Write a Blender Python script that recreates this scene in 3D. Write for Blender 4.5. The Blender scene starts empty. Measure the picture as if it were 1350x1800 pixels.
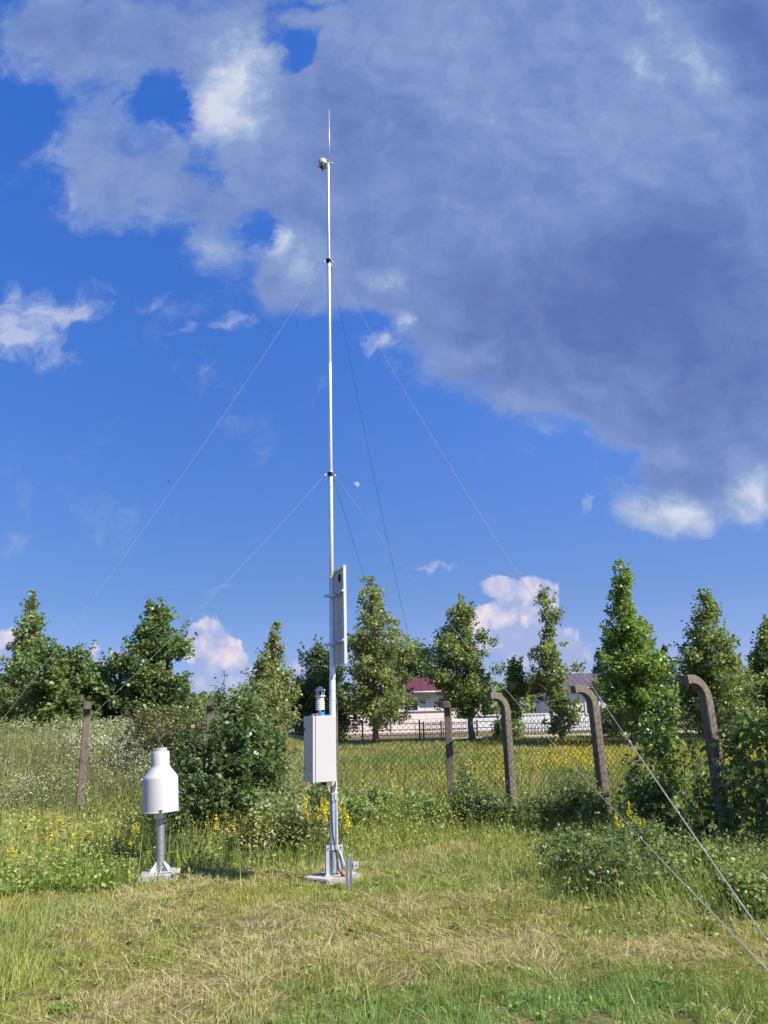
import bpy, bmesh, math, random
import numpy as np
from mathutils import Vector, Matrix

SC = bpy.context.scene
COL = SC.collection
R = math.radians

# ------------------------------------------------------------------ camera
FPX, PITCH, ROLL, EYE = 1350.0, R(16.0), R(-1.6), 1.70
cam_rot = Matrix.Rotation(R(90) + PITCH, 3, 'X') @ Matrix.Rotation(ROLL, 3, 'Z')
cd = bpy.data.cameras.new('camera')
cam = bpy.data.objects.new('camera', cd)
COL.objects.link(cam)
cam.matrix_world = Matrix.Translation((0, 0, EYE)) @ cam_rot.to_4x4()
cd.sensor_fit = 'HORIZONTAL'
cd.sensor_width = 36.0
cd.lens = 36.0 * FPX / 1350.0
cd.clip_start = 0.05
cd.clip_end = 6000
SC.camera = cam


def ray(px, py):
    return cam_rot @ Vector(((px - 675) / FPX, (900 - py) / FPX, -1.0))


def P(px, py, Y):                       # world point seen at a pixel, Y metres ahead
    d = ray(px, py)
    return Vector((0, 0, EYE)) + d * (Y / d.y)


def G(px, py, z=0.0):                   # world point seen at a pixel on level ground
    d = ray(px, py)
    return Vector((0, 0, EYE)) + d * ((z - EYE) / d.z)


def UV(px, py):
    d = ray(px, py)
    return d.x / d.y, d.z / d.y


# ------------------------------------------------------------------ sun, sky
SUN_EL, SUN_AZ = R(43), R(119)          # azimuth from +Y towards +X
SUN = Vector((math.sin(SUN_AZ) * math.cos(SUN_EL), math.cos(SUN_AZ) * math.cos(SUN_EL), math.sin(SUN_EL)))
ld = bpy.data.lights.new('sun', 'SUN')
ld.energy = 5.0
ld.angle = R(0.5)
ld.color = (1.0, 0.93, 0.82)
sun = bpy.data.objects.new('sun', ld)
COL.objects.link(sun)
sun.rotation_euler = SUN.to_track_quat('Z', 'Y').to_euler()
sun.location = (30, -30, 40)

SC.view_settings.view_transform = 'Standard'
SC.view_settings.look = 'None'
SC.view_settings.gamma = 1.0
SC.view_settings.exposure = 0.9
EXPF = 2 ** 0.9
SC.cycles.max_bounces = 4
SC.cycles.transparent_max_bounces = 8

world = bpy.data.worlds.new("World")
SC.world = world
world.use_nodes = True
world.cycles.sampling_method = 'MANUAL'
world.cycles.sample_map_resolution = 256


class NT:
    """small helper for building node trees"""
    def __init__(s, tree):
        s.t = tree
        tree.nodes.clear()

    def n(s, typ, **kw):
        nd = s.t.nodes.new(typ)
        for k, v in kw.items():
            setattr(nd, k, v)
        return nd

    def put(s, sock, v):
        if isinstance(v, bpy.types.NodeSocket):
            s.t.links.new(v, sock)
        elif v is not None:
            sock.default_value = v

    def math(s, op, a, b=None, c=None, clamp=False):
        nd = s.n('ShaderNodeMath', operation=op, use_clamp=clamp)
        for i, v in enumerate((a, b, c)):
            if v is not None:
                s.put(nd.inputs[i], v)
        return nd.outputs[0]

    def vmath(s, op, a, b=None):
        nd = s.n('ShaderNodeVectorMath', operation=op)
        s.put(nd.inputs[0], a)
        if b is not None:
            s.put(nd.inputs[1], b)
        return nd.outputs[1] if op in ('LENGTH', 'DOT_PRODUCT') else nd.outputs[0]

    def noise(s, vec, scale, detail=5, rough=0.55, out=0, dist=0.0, lac=2.0):
        nd = s.n('ShaderNodeTexNoise')
        if vec is not None:
            s.put(nd.inputs['Vector'], vec)
        nd.inputs['Scale'].default_value = scale
        nd.inputs['Detail'].default_value = detail
        nd.inputs['Roughness'].default_value = rough
        nd.inputs['Distortion'].default_value = dist
        nd.inputs['Lacunarity'].default_value = lac
        return nd.outputs[out]

    def remap(s, v, a, b, c=0.0, d=1.0, smooth=True):
        nd = s.n('ShaderNodeMapRange')
        nd.interpolation_type = 'SMOOTHSTEP' if smooth else 'LINEAR'
        s.put(nd.inputs[0], v)
        for i, x in enumerate((a, b, c, d)):
            s.put(nd.inputs[1 + i], x)
        return nd.outputs[0]

    def mix(s, f, a, b, blend='MIX'):
        nd = s.n('ShaderNodeMix', data_type='RGBA', blend_type=blend)
        s.put(nd.inputs[0], f)
        s.put(nd.inputs[6], a)
        s.put(nd.inputs[7], b)
        return nd.outputs[2]

    def ramp(s, f, stops):
        nd = s.n('ShaderNodeValToRGB')
        s.put(nd.inputs[0], f)
        els = nd.color_ramp.elements
        while len(els) < len(stops):
            els.new(0.5)
        for e, (p, c) in zip(els, stops):
            e.position = p
            e.color = (*c, 1) if len(c) == 3 else c
        return nd.outputs[0]


def srgb(r, g, b):
    f = lambda c: (c / 255) / 12.92 if c <= 10 else (((c / 255) + 0.055) / 1.055) ** 2.4
    return (f(r), f(g), f(b))


def build_sky():
    w = NT(world.node_tree)
    K = 0.1                                           # background strength
    skc = lambda r, g, b: tuple(c / EXPF / K for c in srgb(r, g, b)) + (1,)
    sky = w.n('ShaderNodeTexSky', sky_type='NISHITA', sun_disc=False)
    sky.sun_elevation = SUN_EL
    sky.sun_rotation = SUN_AZ
    sky.air_density = 1.0
    sky.dust_density = 0.3
    sky.ozone_density = 3.0
    tc = w.n('ShaderNodeTexCoord').outputs['Generated']
    sep = w.n('ShaderNodeSeparateXYZ')
    w.put(sep.inputs[0], tc)
    x, y, z = sep.outputs
    ys = w.math('MAXIMUM', y, 0.03)
    comb = w.n('ShaderNodeCombineXYZ')
    w.put(comb.inputs[0], w.math('DIVIDE', x, ys))
    w.put(comb.inputs[1], w.math('DIVIDE', z, ys))
    uv = comb.outputs[0]
    # clear sky : the physical sky, tinted deeper blue as in the photograph
    elev = w.remap(z, 0.0, 0.75, 0, 1, False)
    tint = w.ramp(elev, [(0.0, (.36, .30, .40)), (0.11, (.335, .31, .42)), (0.22, (.295, .315, .40)), (0.44, (.30, .39, .56)), (0.9, (.28, .53, .90))])
    base = w.mix(1.0, sky.outputs[0], tint, 'MULTIPLY')
    base = w.mix(1.0, base, SKY_MUL, 'MULTIPLY')

    us = w.n('ShaderNodeSeparateXYZ'); w.put(us.inputs[0], uv)
    side = w.remap(us.outputs[0], -0.35, 0.3)
    base = w.mix(side, base, w.mix(1.0, base, (1.27, 1.17, 1.16, 1), 'MULTIPLY'))

    def warp(vec, scale, amt, detail=4):
        nz = w.noise(vec, scale, detail, 0.6, 1)
        off = w.vmath('SUBTRACT', nz, (0.5, 0.5, 0.5))
        sc = w.n('ShaderNodeVectorMath', operation='SCALE')
        w.put(sc.inputs[0], off)
        sc.inputs[3].default_value = amt
        v = w.vmath('ADD', vec, sc.outputs[0])
        s2 = w.n('ShaderNodeSeparateXYZ'); w.put(s2.inputs[0], v)
        c2 = w.n('ShaderNodeCombineXYZ'); w.put(c2.inputs[0], s2.outputs[0]); w.put(c2.inputs[1], s2.outputs[1])
        return c2.outputs[0]

    def field(vec, blobs, k=1.0):
        tot = None
        for (cx, cy, rx, ry, ang, wt) in blobs:
            u, v = UV(cx, cy)
            su = abs(UV(cx + 1, cy)[0] - u)
            sv = abs(UV(cx, cy - 1)[1] - v)
            mp = w.n('ShaderNodeMapping', vector_type='TEXTURE')
            w.put(mp.inputs[0], vec)
            mp.inputs[1].default_value = (u, v, 0)
            mp.inputs[2].default_value = (0, 0, R(ang))
            mp.inputs[3].default_value = (rx * su * k, ry * sv * k, 1)
            g = w.n('ShaderNodeTexGradient', gradient_type='SPHERICAL')
            w.put(g.inputs[0], mp.outputs[0])
            tot = w.math('MULTIPLY', g.outputs[1], wt) if tot is None else w.math('MULTIPLY_ADD', g.outputs[1], wt, tot)
        return tot

    # ---- wide stratocumulus deck
    wv = warp(uv, 4.5, 0.17, 7)
    D = field(wv, BIG, 1.45)
    f1 = w.noise(wv, 6.0, 9, 0.62)
    f2 = w.noise(uv, 2.4, 4, 0.55)
    fh = w.noise(warp(uv, 9.0, 0.10, 4), 17.0, 8, 0.66)
    dens = w.math('ADD', D, w.math('MULTIPLY', w.math('SUBTRACT', f1, 0.5), 1.0))
    dens = w.math('ADD', dens, w.math('MULTIPLY', w.math('SUBTRACT', fh, 0.5), 0.75))
    aBig = w.remap(dens, 0.02, 0.66)
    O = field(warp(uv, 7.0, 0.15, 7), OPEN, 1.7)
    O = w.math('ADD', O, w.math('MULTIPLY', w.math('SUBTRACT', fh, 0.5), -1.3))
    aBig = w.math('MULTIPLY', aBig, w.remap(O, 0.22, 0.80, 1.0, 0.03))
    L = field(warp(uv, 4.0, 0.16, 5), LIGHT, 1.6)
    fB = w.noise(w.vmath('ADD', wv, (0.026, 0.02, 0)), 6.0, 9, 0.62)
    relief = w.math('MULTIPLY', w.math('SUBTRACT', f1, fB), 0.62)
    rim = w.remap(dens, 0.22, 0.80, 0.20, 0.0)
    b = w.math('ADD', w.math('ADD', L, rim), w.math('MULTIPLY', w.math('SUBTRACT', f1, 0.5), 0.62))
    b = w.math('ADD', b, w.math('MULTIPLY', w.math('SUBTRACT', fh, 0.5), 0.26))
    b = w.math('ADD', b, w.math('MULTIPLY', w.math('SUBTRACT', f2, 0.5), 0.30))
    b = w.math('ADD', b, relief)
    b = w.math('ADD', b, 0.43)
    cBig = w.ramp(b, [(0.0, skc(94, 116, 178)), (0.25, skc(107, 130, 189)), (0.45, skc(122, 145, 201)), (0.65, skc(138, 162, 208)), (0.80, skc(170, 187, 221)), (0.97, skc(212, 218, 235))])
    up = w.mix(w.math('MULTIPLY', aBig, 0.97), base, cBig)

    # ---- small torn clouds
    def torn(under, blobs):
        wt_ = warp(uv, 12.0, 0.10, 7)
        S = field(wt_, blobs, 1.4)
        f3 = w.noise(wt_, 20.0, 8, 0.64)
        ds = w.math('ADD', S, w.math('MULTIPLY', w.math('SUBTRACT', f3, 0.5), 2.3))
        aS = w.math('MULTIPLY', w.remap(ds, 0.15, 1.25), w.remap(S, 0.02, 0.3))
        cS = w.ramp(w.math('ADD', f3, w.math('MULTIPLY', S, 0.2)), [(0.3, skc(125, 150, 215)), (0.55, skc(165, 182, 226)), (0.8, skc(205, 212, 234))])
        return w.mix(w.math('MULTIPLY', aS, 0.72), under, cS)
    up = torn(up, [c for c in SMALL if c[1] < SPLIT])
    # ---- towering cumulus near the horizon
    lo = torn(base, [c for c in SMALL if c[1] >= SPLIT])
    wc = warp(uv, 26.0, 0.03, 6)
    C = field(wc, CUMU, 1.3)
    vor = w.n('ShaderNodeTexVoronoi', feature='SMOOTH_F1')
    vor.inputs['Scale'].default_value = 38.0
    vor.inputs['Smoothness'].default_value = 0.6
    vor.inputs['Detail'].default_value = 2.0
    w.put(vor.inputs['Vector'], wc)
    puff = w.math('SUBTRACT', 0.55, vor.outputs[0])
    f4 = w.noise(wc, 30.0, 6, 0.55)
    dc = w.math('ADD', C, w.math('MULTIPLY', puff, 0.35))
    dc = w.math('ADD', dc, w.math('MULTIPLY', w.math('SUBTRACT', f4, 0.5), 0.62))
    aC = w.remap(dc, 0.17, 0.38)
    shc = field(uv, CUMSH, 1.3)
    bc = w.math('ADD', w.math('MULTIPLY', puff, 0.75), w.math('MULTIPLY', f4, 0.55))
    bc = w.math('ADD', w.math('ADD', bc, shc), 0.20)
    cC = w.ramp(bc, [(0.12, skc(168, 182, 226)), (0.34, skc(196, 200, 230)), (0.5, skc(222, 214, 232)), (0.68, skc(240, 226, 230)), (0.9, skc(252, 240, 234))])
    vs_ = w.n('ShaderNodeSeparateXYZ'); w.put(vs_.inputs[0], uv)
    aC = w.math('MULTIPLY', aC, w.remap(vs_.outputs[1], UV(675, 1215)[1], UV(675, 1120)[1], 0.5, 1.0))
    lo = w.mix(aC, lo, cC)

    # ---- pale day moon, half lit
    def ball(px, py, r, lo_, hi_):
        mu, mv = UV(px, py)
        su = abs(UV(px + 1, py)[0] - mu)
        d = w.vmath('LENGTH', w.vmath('SUBTRACT', uv, (mu, mv, 0)))
        return w.remap(d, r * su * lo_, r * su * hi_, 1, 0)
    moon = w.math('MULTIPLY', ball(627, 851.5, 5.2, 0.8, 1.1), w.math('SUBTRACT', 1.0, ball(622.6, 856.2, 5.4, 0.7, 1.15)))
    up = w.mix(w.math('MULTIPLY', moon, 0.8), up, skc(205, 205, 222))

    def bgn(c):
        bg = w.n('ShaderNodeBackground')
        w.put(bg.inputs[0], c)
        bg.inputs[1].default_value = K
        return bg.outputs[0]

    def mixsh(f, a, b_):
        m = w.n('ShaderNodeMixShader')
        w.put(m.inputs[0], f); w.put(m.inputs[1], a); w.put(m.inputs[2], b_)
        return m.outputs[0]
    vsep = w.n('ShaderNodeSeparateXYZ'); w.put(vsep.inputs[0], uv)
    isup = w.math('GREATER_THAN', vsep.outputs[1], UV(675, SPLIT)[1])
    front = w.math('GREATER_THAN', y, 0.12)
    sh = mixsh(front, bgn(base), mixsh(isup, bgn(lo), bgn(up)))
    out = w.n('ShaderNodeOutputWorld')
    w.put(out.inputs[0], sh)


SPLIT = 965
SKY_MUL = (1.09, 1.285, 1.50, 1)
# (px, py, rx, ry, angle, weight) : where clouds stand in the sky, as directions
BIG = [(1000, 60, 420, 260, 0, 1.0), (1250, 350, 330, 330, 0, 1.0), (760, 250, 330, 260, 0, .95), (1000, 480, 260, 200, 0, .9),
       (1250, 600, 230, 180, 0, .9), (620, 420, 140, 120, 0, .55), (880, 600, 150, 90, -20, .6), (1040, 620, 140, 80, 0, .5),
       (520, 470, 60, 70, 0, .55), (560, 300, 130, 130, 0, .6), (430, 180, 90, 90, 30, .75), (420, 60, 120, 110, 0, .65),
       (620, 30, 90, 110, 0, .6), (210, 60, 210, 90, 0, .7), (60, 70, 90, 70, 0, .45), (160, 270, 90, 110, 0, .6),
       (260, 320, 130, 90, 0, .58), (380, 360, 90, 70, -30, .4), (300, 260, 50, 60, 0, .3), (380, 440, 45, 40, 0, .4),
       (1190, 740, 130, 80, 0, .65), (1330, 760, 130, 110, 0, .8), (1200, 860, 110, 70, 10, .6), (1160, 905, 70, 30, 0, .5),
       (1330, 860, 90, 70, 0, .7), (680, 500, 60, 40, 0, .35), (820, 625, 50, 30, 0, .4), (890, 690, 60, 25, 10, .35),
       # openings
       (1110, 800, 50, 26, 30, -.4), (1240, 745, 60, 16, 10, -.18),
       (790, 415, 60, 32, 0, -.30), (30, 190, 55, 70, 0, -.7),
       (450, 395, 35, 32, -30, -.5), (5, 40, 40, 80, 0, -.3), (400, 315, 26, 110, 38, -.22), (210, 420, 160, 40, 0, -.25), (90, 320, 40, 60, 0, -.25), (120, 480, 160, 70, 0, -.3), (640, 580, 70, 40, 0, -.35)]
OPEN = [(280, 160, 40, 40, 30, 1.0), (322, 205, 24, 40, 30, 1.0), (250, 185, 34, 30, 0, .5), (515, 112, 34, 22, 10, 1.0), (532, 82, 22, 34, 0, .8), (494, 55, 30, 44, 20, .65), (545, 4, 80, 18, 0, .7),
        (390, 320, 30, 80, 38, .55), (452, 395, 22, 40, -35, .55), (30, 185, 50, 60, 0, .8)]
LIGHT = [(425, 110, 60, 90, 20, .55), (365, 185, 60, 55, 0, .55), (110, 290, 40, 80, 0, .15), (470, 400, 30, 40, -30, .3), (440, 250, 80, 60, 0, .18), (1000, 150, 300, 160, 0, .14),
         (780, 60, 160, 90, 0, .10), (530, 460, 50, 60, 0, .28), (820, 625, 60, 28, 0, .35), (500, 400, 50, 30, -40, .3),
         (240, 340, 120, 70, 0, .08), (390, 440, 50, 35, 0, .2), (1130, 640, 60, 40, 0, .12), (1190, 910, 90, 28, 5, .50),
         (1330, 860, 50, 60, 20, .42), (1180, 800, 34, 24, 0, .3), (1300, 850, 60, 20, 20, .2), (1130, 885, 40, 16, 0, .2), (1220, 120, 90, 130, 10, .14), (900, 690, 60, 25, 0, .15),
         (680, 495, 50, 20, 0, .2), (130, 350, 40, 60, 0, .12),
         (1000, 540, 260, 110, 20, -.31), (1060, 600, 170, 70, 0, -.15), (1180, 430, 200, 90, 20, -.22), (1340, 90, 75, 190, 8, -.5),
         (220, 50, 170, 70, 0, -.12), (1250, 690, 150, 80, 0, -.2), (1160, 850, 70, 40, 10, -.18), (640, 260, 150, 100, 0, -.10), (1330, 600, 120, 90, 0, -.15)]
SMALL = [(45, 540, 95, 34, -6, 1.0), (150, 535, 55, 36, 40, .85), (60, 610, 90, 38, -22, 1.0), (110, 560, 70, 24, 0, .5), (20, 585, 50, 26, 0, .5), (265, 530, 50, 20, 25, .34),
         (318, 583, 34, 13, 22, .85), (410, 572, 44, 20, 5, .95), (385, 438, 44, 34, -25, .8), (678, 603, 44, 30, 0, .9), (715, 573, 18, 20, 0, .9),
         (700, 652, 24, 18, 30, .45), (770, 655, 30, 20, 0, .3), (670, 495, 40, 14, 0, .5), (1040, 893, 34, 9, 12, .5), (1105, 870, 40, 16, 0, .5),
         (300, 1021, 55, 8, 0, .4), (392, 1020, 34, 9, 10, .55), (275, 1052, 26, 8, 0, .3), (785, 992, 75, 8, -2, .62), (745, 992, 24, 8, 0, .4),
         (90, 1075, 40, 10, 0, .35), (1040, 1045, 60, 18, -40, .22), (1300, 1100, 90, 14, 0, .3), (1080, 1100, 90, 12, 0, .28), (380, 630, 60, 26, -25, .2)]
CUMU = [(362, 1105, 34, 26, 0, .8), (372, 1150, 50, 50, 0, .9), (405, 1170, 40, 46, 0, .8), (380, 1215, 80, 40, 0, .8), (345, 1130, 26, 30, 0, .5),
        (925, 1045, 55, 34, 0, .9), (870, 1030, 32, 22, 0, .8), (960, 1035, 30, 26, 0, .6), (930, 1085, 60, 44, 0, .9), (870, 1105, 50, 40, 0, .8),
        (850, 1085, 28, 28, 0, .6), (920, 1140, 90, 45, 0, .8), (1010, 1130, 40, 34, 0, .6), (1000, 1170, 60, 30, 0, .6), (8, 1120, 30, 24, 0, .8), (0, 1150, 40, 24, 0, .7),
        (165, 1138, 18, 12, 0, .7), (148, 1160, 24, 16, 0, .7), (215, 1155, 26, 22, 0, .7), (195, 1175, 50, 18, 0, .8), (500, 1170, 60, 20, 0, .6),
        (440, 1200, 60, 28, 0, .5), (700, 1180, 160, 22, 0, .4)]
CUMSH = [(400, 1155, 44, 30, 0, .22), (360, 1105, 30, 22, 0, .18), (930, 1045, 50, 28, 0, .22), (860, 1085, 44, 24, 0, .25), (925, 1130, 80, 26, 0, -.25),
         (350, 1190, 44, 26, 0, -.2), (400, 1215, 60, 20, 0, -.1), (1010, 1150, 60, 40, 0, -.2), (168, 1136, 16, 12, 0, .15), (8, 1115, 24, 16, 0, .25), (900, 1100, 22, 14, 0, -.15)]
build_sky()


# ------------------------------------------------------------------ helpers: noise, terrain
def hash2(ix, iy, seed):
    h = (ix.astype(np.int64) * 374761393 + iy.astype(np.int64) * 668265263 + seed * 974634777) & 0x7fffffff
    h = ((h ^ (h >> 13)) * 1274126177) & 0x7fffffff
    return ((h ^ (h >> 16)) & 0xffff) / 65535.0


def vnoise(x, y, seed=0):
    ix, iy = np.floor(x), np.floor(y)
    fx, fy = x - ix, y - iy
    fx, fy = fx * fx * (3 - 2 * fx), fy * fy * (3 - 2 * fy)
    a, b = hash2(ix, iy, seed), hash2(ix + 1, iy, seed)
    c, d = hash2(ix, iy + 1, seed), hash2(ix + 1, iy + 1, seed)
    return (a * (1 - fx) + b * fx) * (1 - fy) + (c * (1 - fx) + d * fx) * fy


def fbm(x, y, sc, seed=0, oct=4):
    x, y = np.asarray(x, float) * sc, np.asarray(y, float) * sc
    t = 0; a = 0.5; s = 0
    for i in range(oct):
        t = t + a * vnoise(x, y, seed + i * 17); s += a
        x, y, a = x * 2.03 + 5.1, y * 2.03 + 3.7, a * 0.5
    return t / s


def sstep(v, a, b):
    t = np.clip((np.asarray(v, float) - a) / (b - a), 0, 1)
    return t * t * (3 - 2 * t)


def terrain(x, y):
    x, y = np.asarray(x, float), np.asarray(y, float)
    z = sstep(y, 14, 55) * 1.45
    z = z + 1.05 * sstep(-x, 2.6, 6.0) * sstep(y, 15.2, 19.5) * (1 - 0.6 * sstep(y, 24, 34))
    z = z + (fbm(x, y, 0.7, 3) - 0.5) * 0.10 * (1 - 0.7 * np.exp(-((x + 1.5) ** 2 + (y - 9) ** 2) / 6))
    return z - 0.0


def tz(x, y):
    return float(terrain(x, y))


# ------------------------------------------------------------------ helpers: objects
def tag(o, label=None, cat=None, group=None, kind=None):
    if label: o['label'] = label
    if cat: o['category'] = cat
    if group: o['group'] = group
    if kind: o['kind'] = kind
    return o


def thing(name, loc, label, cat, group=None, rz=0.0):
    o = bpy.data.objects.new(name, None)
    o.empty_display_size = 0.2
    o.location = loc
    o.rotation_euler = (0, 0, rz)
    COL.objects.link(o)
    return tag(o, label, cat, group)


def link_mesh(name, me, mat, parent=None):
    me.materials.append(mat)
    o = bpy.data.objects.new(name, me)
    COL.objects.link(o)
    if parent is not None:
        o.parent = parent
    return o


def np_mesh(name, V, F, mat, tint=None, parent=None, origin=None, smooth=False):
    """V (n,3), F (m,k); tint (n,3) goes to the colour attribute 'tint'"""
    V = np.asarray(V, np.float32)
    if origin is not None:
        V = V - np.asarray(origin, np.float32)
    F = np.asarray(F, np.int32)
    me = bpy.data.meshes.new(name)
    m, k = F.shape
    me.vertices.add(len(V)); me.vertices.foreach_set('co', V.ravel())
    me.loops.add(m * k); me.loops.foreach_set('vertex_index', F.ravel())
    me.polygons.add(m)
    me.polygons.foreach_set('loop_start', np.arange(0, m * k, k, dtype=np.int32))
    me.polygons.foreach_set('loop_total', np.full(m, k, np.int32))
    if smooth:
        me.polygons.foreach_set('use_smooth', np.ones(m, bool))
    if tint is not None:
        at = me.attributes.new('tint', 'FLOAT_COLOR', 'POINT')
        c = np.ones((len(V), 4), np.float32); c[:, :3] = tint
        at.data.foreach_set('color', c.ravel())
    me.update(calc_edges=True)
    return link_mesh(name, me, mat, parent)


class MB:
    """collects shapes into one bmesh"""
    def __init__(s):
        s.bm = bmesh.new()

    def box(s, c, size, rz=0.0, M=None, bevel=0.0):
        b2 = bmesh.new()
        bmesh.ops.create_cube(b2, size=1.0)
        bmesh.ops.scale(b2, vec=size, verts=b2.verts)
        if bevel > 0:
            bmesh.ops.bevel(b2, geom=list(b2.edges), offset=bevel, segments=2, affect='EDGES', profile=0.5)
        mat = Matrix.Translation(c) @ Matrix.Rotation(rz, 4, 'Z')
        if M is not None:
            mat = Matrix.Translation(c) @ M.to_4x4()
        bmesh.ops.transform(b2, matrix=mat, verts=b2.verts)
        s.merge(b2)
        return s

    def merge(s, b2):
        me = bpy.data.meshes.new('tmp')
        b2.to_mesh(me); b2.free()
        s.bm.from_mesh(me)
        bpy.data.meshes.remove(me)

    def tube(s, pts, r, n=10, cap=True):
        pts = [Vector(p) for p in pts]
        rs = r if hasattr(r, '__len__') else [r] * len(pts)
        rings = []
        up = None
        for i, p in enumerate(pts):
            a = pts[max(i - 1, 0)]; b = pts[min(i + 1, len(pts) - 1)]
            t = (b - a).normalized()
            if up is None:
                up = Vector((0, 0, 1)) if abs(t.z) < 0.9 else Vector((1, 0, 0))
            u = (up - t * up.dot(t)).normalized()
            v = t.cross(u)
            up = u
            rings.append([s.bm.verts.new(p + (u * math.cos(2 * math.pi * k / n) + v * math.sin(2 * math.pi * k / n)) * rs[i]) for k in range(n)])
        for a, b in zip(rings, rings[1:]):
            for k in range(n):
                f = s.bm.faces.new((a[k], a[(k + 1) % n], b[(k + 1) % n], b[k])); f.smooth = True
        if cap and rs[0] > 0 and n > 2:
            s.bm.faces.new(rings[0][::-1]); s.bm.faces.new(rings[-1])
        return s

    def lathe(s, prof, c=(0, 0, 0), n=40, smooth=True, cap=True):
        rings = []
        for r, z in prof:
            rings.append([s.bm.verts.new((c[0] + r * math.cos(2 * math.pi * k / n), c[1] + r * math.sin(2 * math.pi * k / n), c[2] + z)) for k in range(n)])
        for a, b in zip(rings, rings[1:]):
            for k in range(n):
                f = s.bm.faces.new((a[k], a[(k + 1) % n], b[(k + 1) % n], b[k])); f.smooth = smooth
        if cap:
            s.bm.faces.new(rings[0][::-1]); s.bm.faces.new(rings[-1])
        return s

    def prism(s, poly, z0, z1):
        lo = [s.bm.verts.new((x, y, z0)) for x, y in poly]
        hi = [s.bm.verts.new((x, y, z1)) for x, y in poly]
        n = len(poly)
        for k in range(n):
            s.bm.faces.new((lo[k], lo[(k + 1) % n], hi[(k + 1) % n], hi[k]))
        s.bm.faces.new(lo[::-1]); s.bm.faces.new(hi)
        return s

    def poly(s, pts):
        s.bm.faces.new([s.bm.verts.new(p) for p in pts])
        return s

    def build(s, name, mat, parent=None, sharp=None):
        bmesh.ops.recalc_face_normals(s.bm, faces=s.bm.faces)
        me = bpy.data.meshes.new(name)
        s.bm.to_mesh(me); s.bm.free()
        if sharp:
            me.set_sharp_from_angle(angle=R(sharp))
        return link_mesh(name, me, mat, parent)


# ------------------------------------------------------------------ materials
def new_mat(name):
    m = bpy.data.materials.new(name)
    m.use_nodes = True
    return m, NT(m.node_tree)


def pmat(name, col, rough=0.6, metal=0.0, var=0.12, scale=8.0, bump=0.0, bscale=60.0, spec=0.5, stain=None, stain_sc=2.5, stain_amt=0.5, col2=None):
    m, w = new_mat(name)
    tc = w.n('ShaderNodeTexCoord').outputs['Object']
    n1 = w.noise(tc, scale, 6, 0.6)
    c2 = col2 or tuple(c * (1 - var) for c in col)
    c = w.mix(w.remap(n1, 0.35, 0.65), (*col, 1), (*c2, 1))
    if stain:
        st = w.remap(w.noise(tc, stain_sc, 8, 0.65), 0.52, 0.68)
        c = w.mix(w.math('MULTIPLY', st, stain_amt), c, (*stain, 1))
    b = w.n('ShaderNodeBsdfPrincipled')
    w.put(b.inputs['Base Color'], c)
    b.inputs['Metallic'].default_value = metal
    w.put(b.inputs['Roughness'], w.remap(n1, 0.3, 0.7, rough * 0.88, min(rough * 1.12, 1.0)))
    b.inputs['Specular IOR Level'].default_value = spec
    if bump > 0:
        bn = w.n('ShaderNodeBump')
        bn.inputs['Strength'].default_value = bump
        bn.inputs['Distance'].default_value = 0.01
        w.put(bn.inputs['Height'], w.noise(tc, bscale, 5, 0.65))
        w.put(b.inputs['Normal'], bn.outputs[0])
    o = w.n('ShaderNodeOutputMaterial')
    w.put(o.inputs[0], b.outputs[0])
    return m


def leaf_mat(name, trans=0.35, gloss=0.25, rough=0.45):
    m, w = new_mat(name)
    at = w.n('ShaderNodeAttribute', attribute_name='tint')
    col = at.outputs['Color']
    d = w.n('ShaderNodeBsdfPrincipled')
    w.put(d.inputs['Base Color'], col)
    d.inputs['Roughness'].default_value = rough
    d.inputs['Specular IOR Level'].default_value = gloss
    t = w.n('ShaderNodeBsdfTranslucent')
    w.put(t.inputs[0], w.mix(1.0, col, (1.2, 1.3, 0.6, 1), 'MULTIPLY'))
    mx = w.n('ShaderNodeMixShader')
    mx.inputs[0].default_value = trans
    w.put(mx.inputs[1], d.outputs[0]); w.put(mx.inputs[2], t.outputs[0])
    o = w.n('ShaderNodeOutputMaterial')
    w.put(o.inputs[0], mx.outputs[0])
    return m


M = {}
M['leaf'] = leaf_mat('leaf', 0.4, 0.45, 0.42)
M['grass'] = leaf_mat('grass', 0.32, 0.25, 0.5)
M['flower'] = leaf_mat('flower', 0.3, 0.1, 0.7)
M['bark'] = pmat('bark', (0.17, 0.14, 0.10), 0.9, 0, 0.45, 6, 0.6, 30)
M['pale_bark'] = pmat('pale_bark', (0.30, 0.27, 0.21), 0.9, 0, 0.4, 6, 0.4, 30)
M['concrete_post'] = pmat('concrete_post', (0.18, 0.150, 0.113), 0.95, 0, 0.28, 14, 0.8, 90, 0.2, stain=(0.085, 0.072, 0.055), stain_sc=7, stain_amt=0.7)
M['concrete'] = pmat('concrete', (0.44, 0.41, 0.36), 0.95, 0, 0.25, 12, 0.6, 70, 0.2, stain=(0.2, 0.18, 0.13), stain_sc=6, stain_amt=0.6)
M['galv'] = pmat('galvanised_steel', (0.60, 0.63, 0.67), 0.40, 0.75, 0.2, 25, 0.05, 80, 0.5)
M['galv_pole'] = pmat('spangled_zinc', (0.46, 0.48, 0.51), 0.42, 0.75, 0.42, 45, 0.1, 60, 0.5)
M['mast_metal'] = pmat('mast_metal', (0.74, 0.75, 0.77), 0.33, 0.40, 0.1, 20, 0.0, 60, 0.6)
M['alu'] = pmat('aluminium', (0.60, 0.61, 0.62), 0.38, 0.5, 0.08, 20)
M['zinc_paint'] = pmat('zinc_paint', (0.50, 0.51, 0.52), 0.5, 0.35, 0.12, 18)
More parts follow.
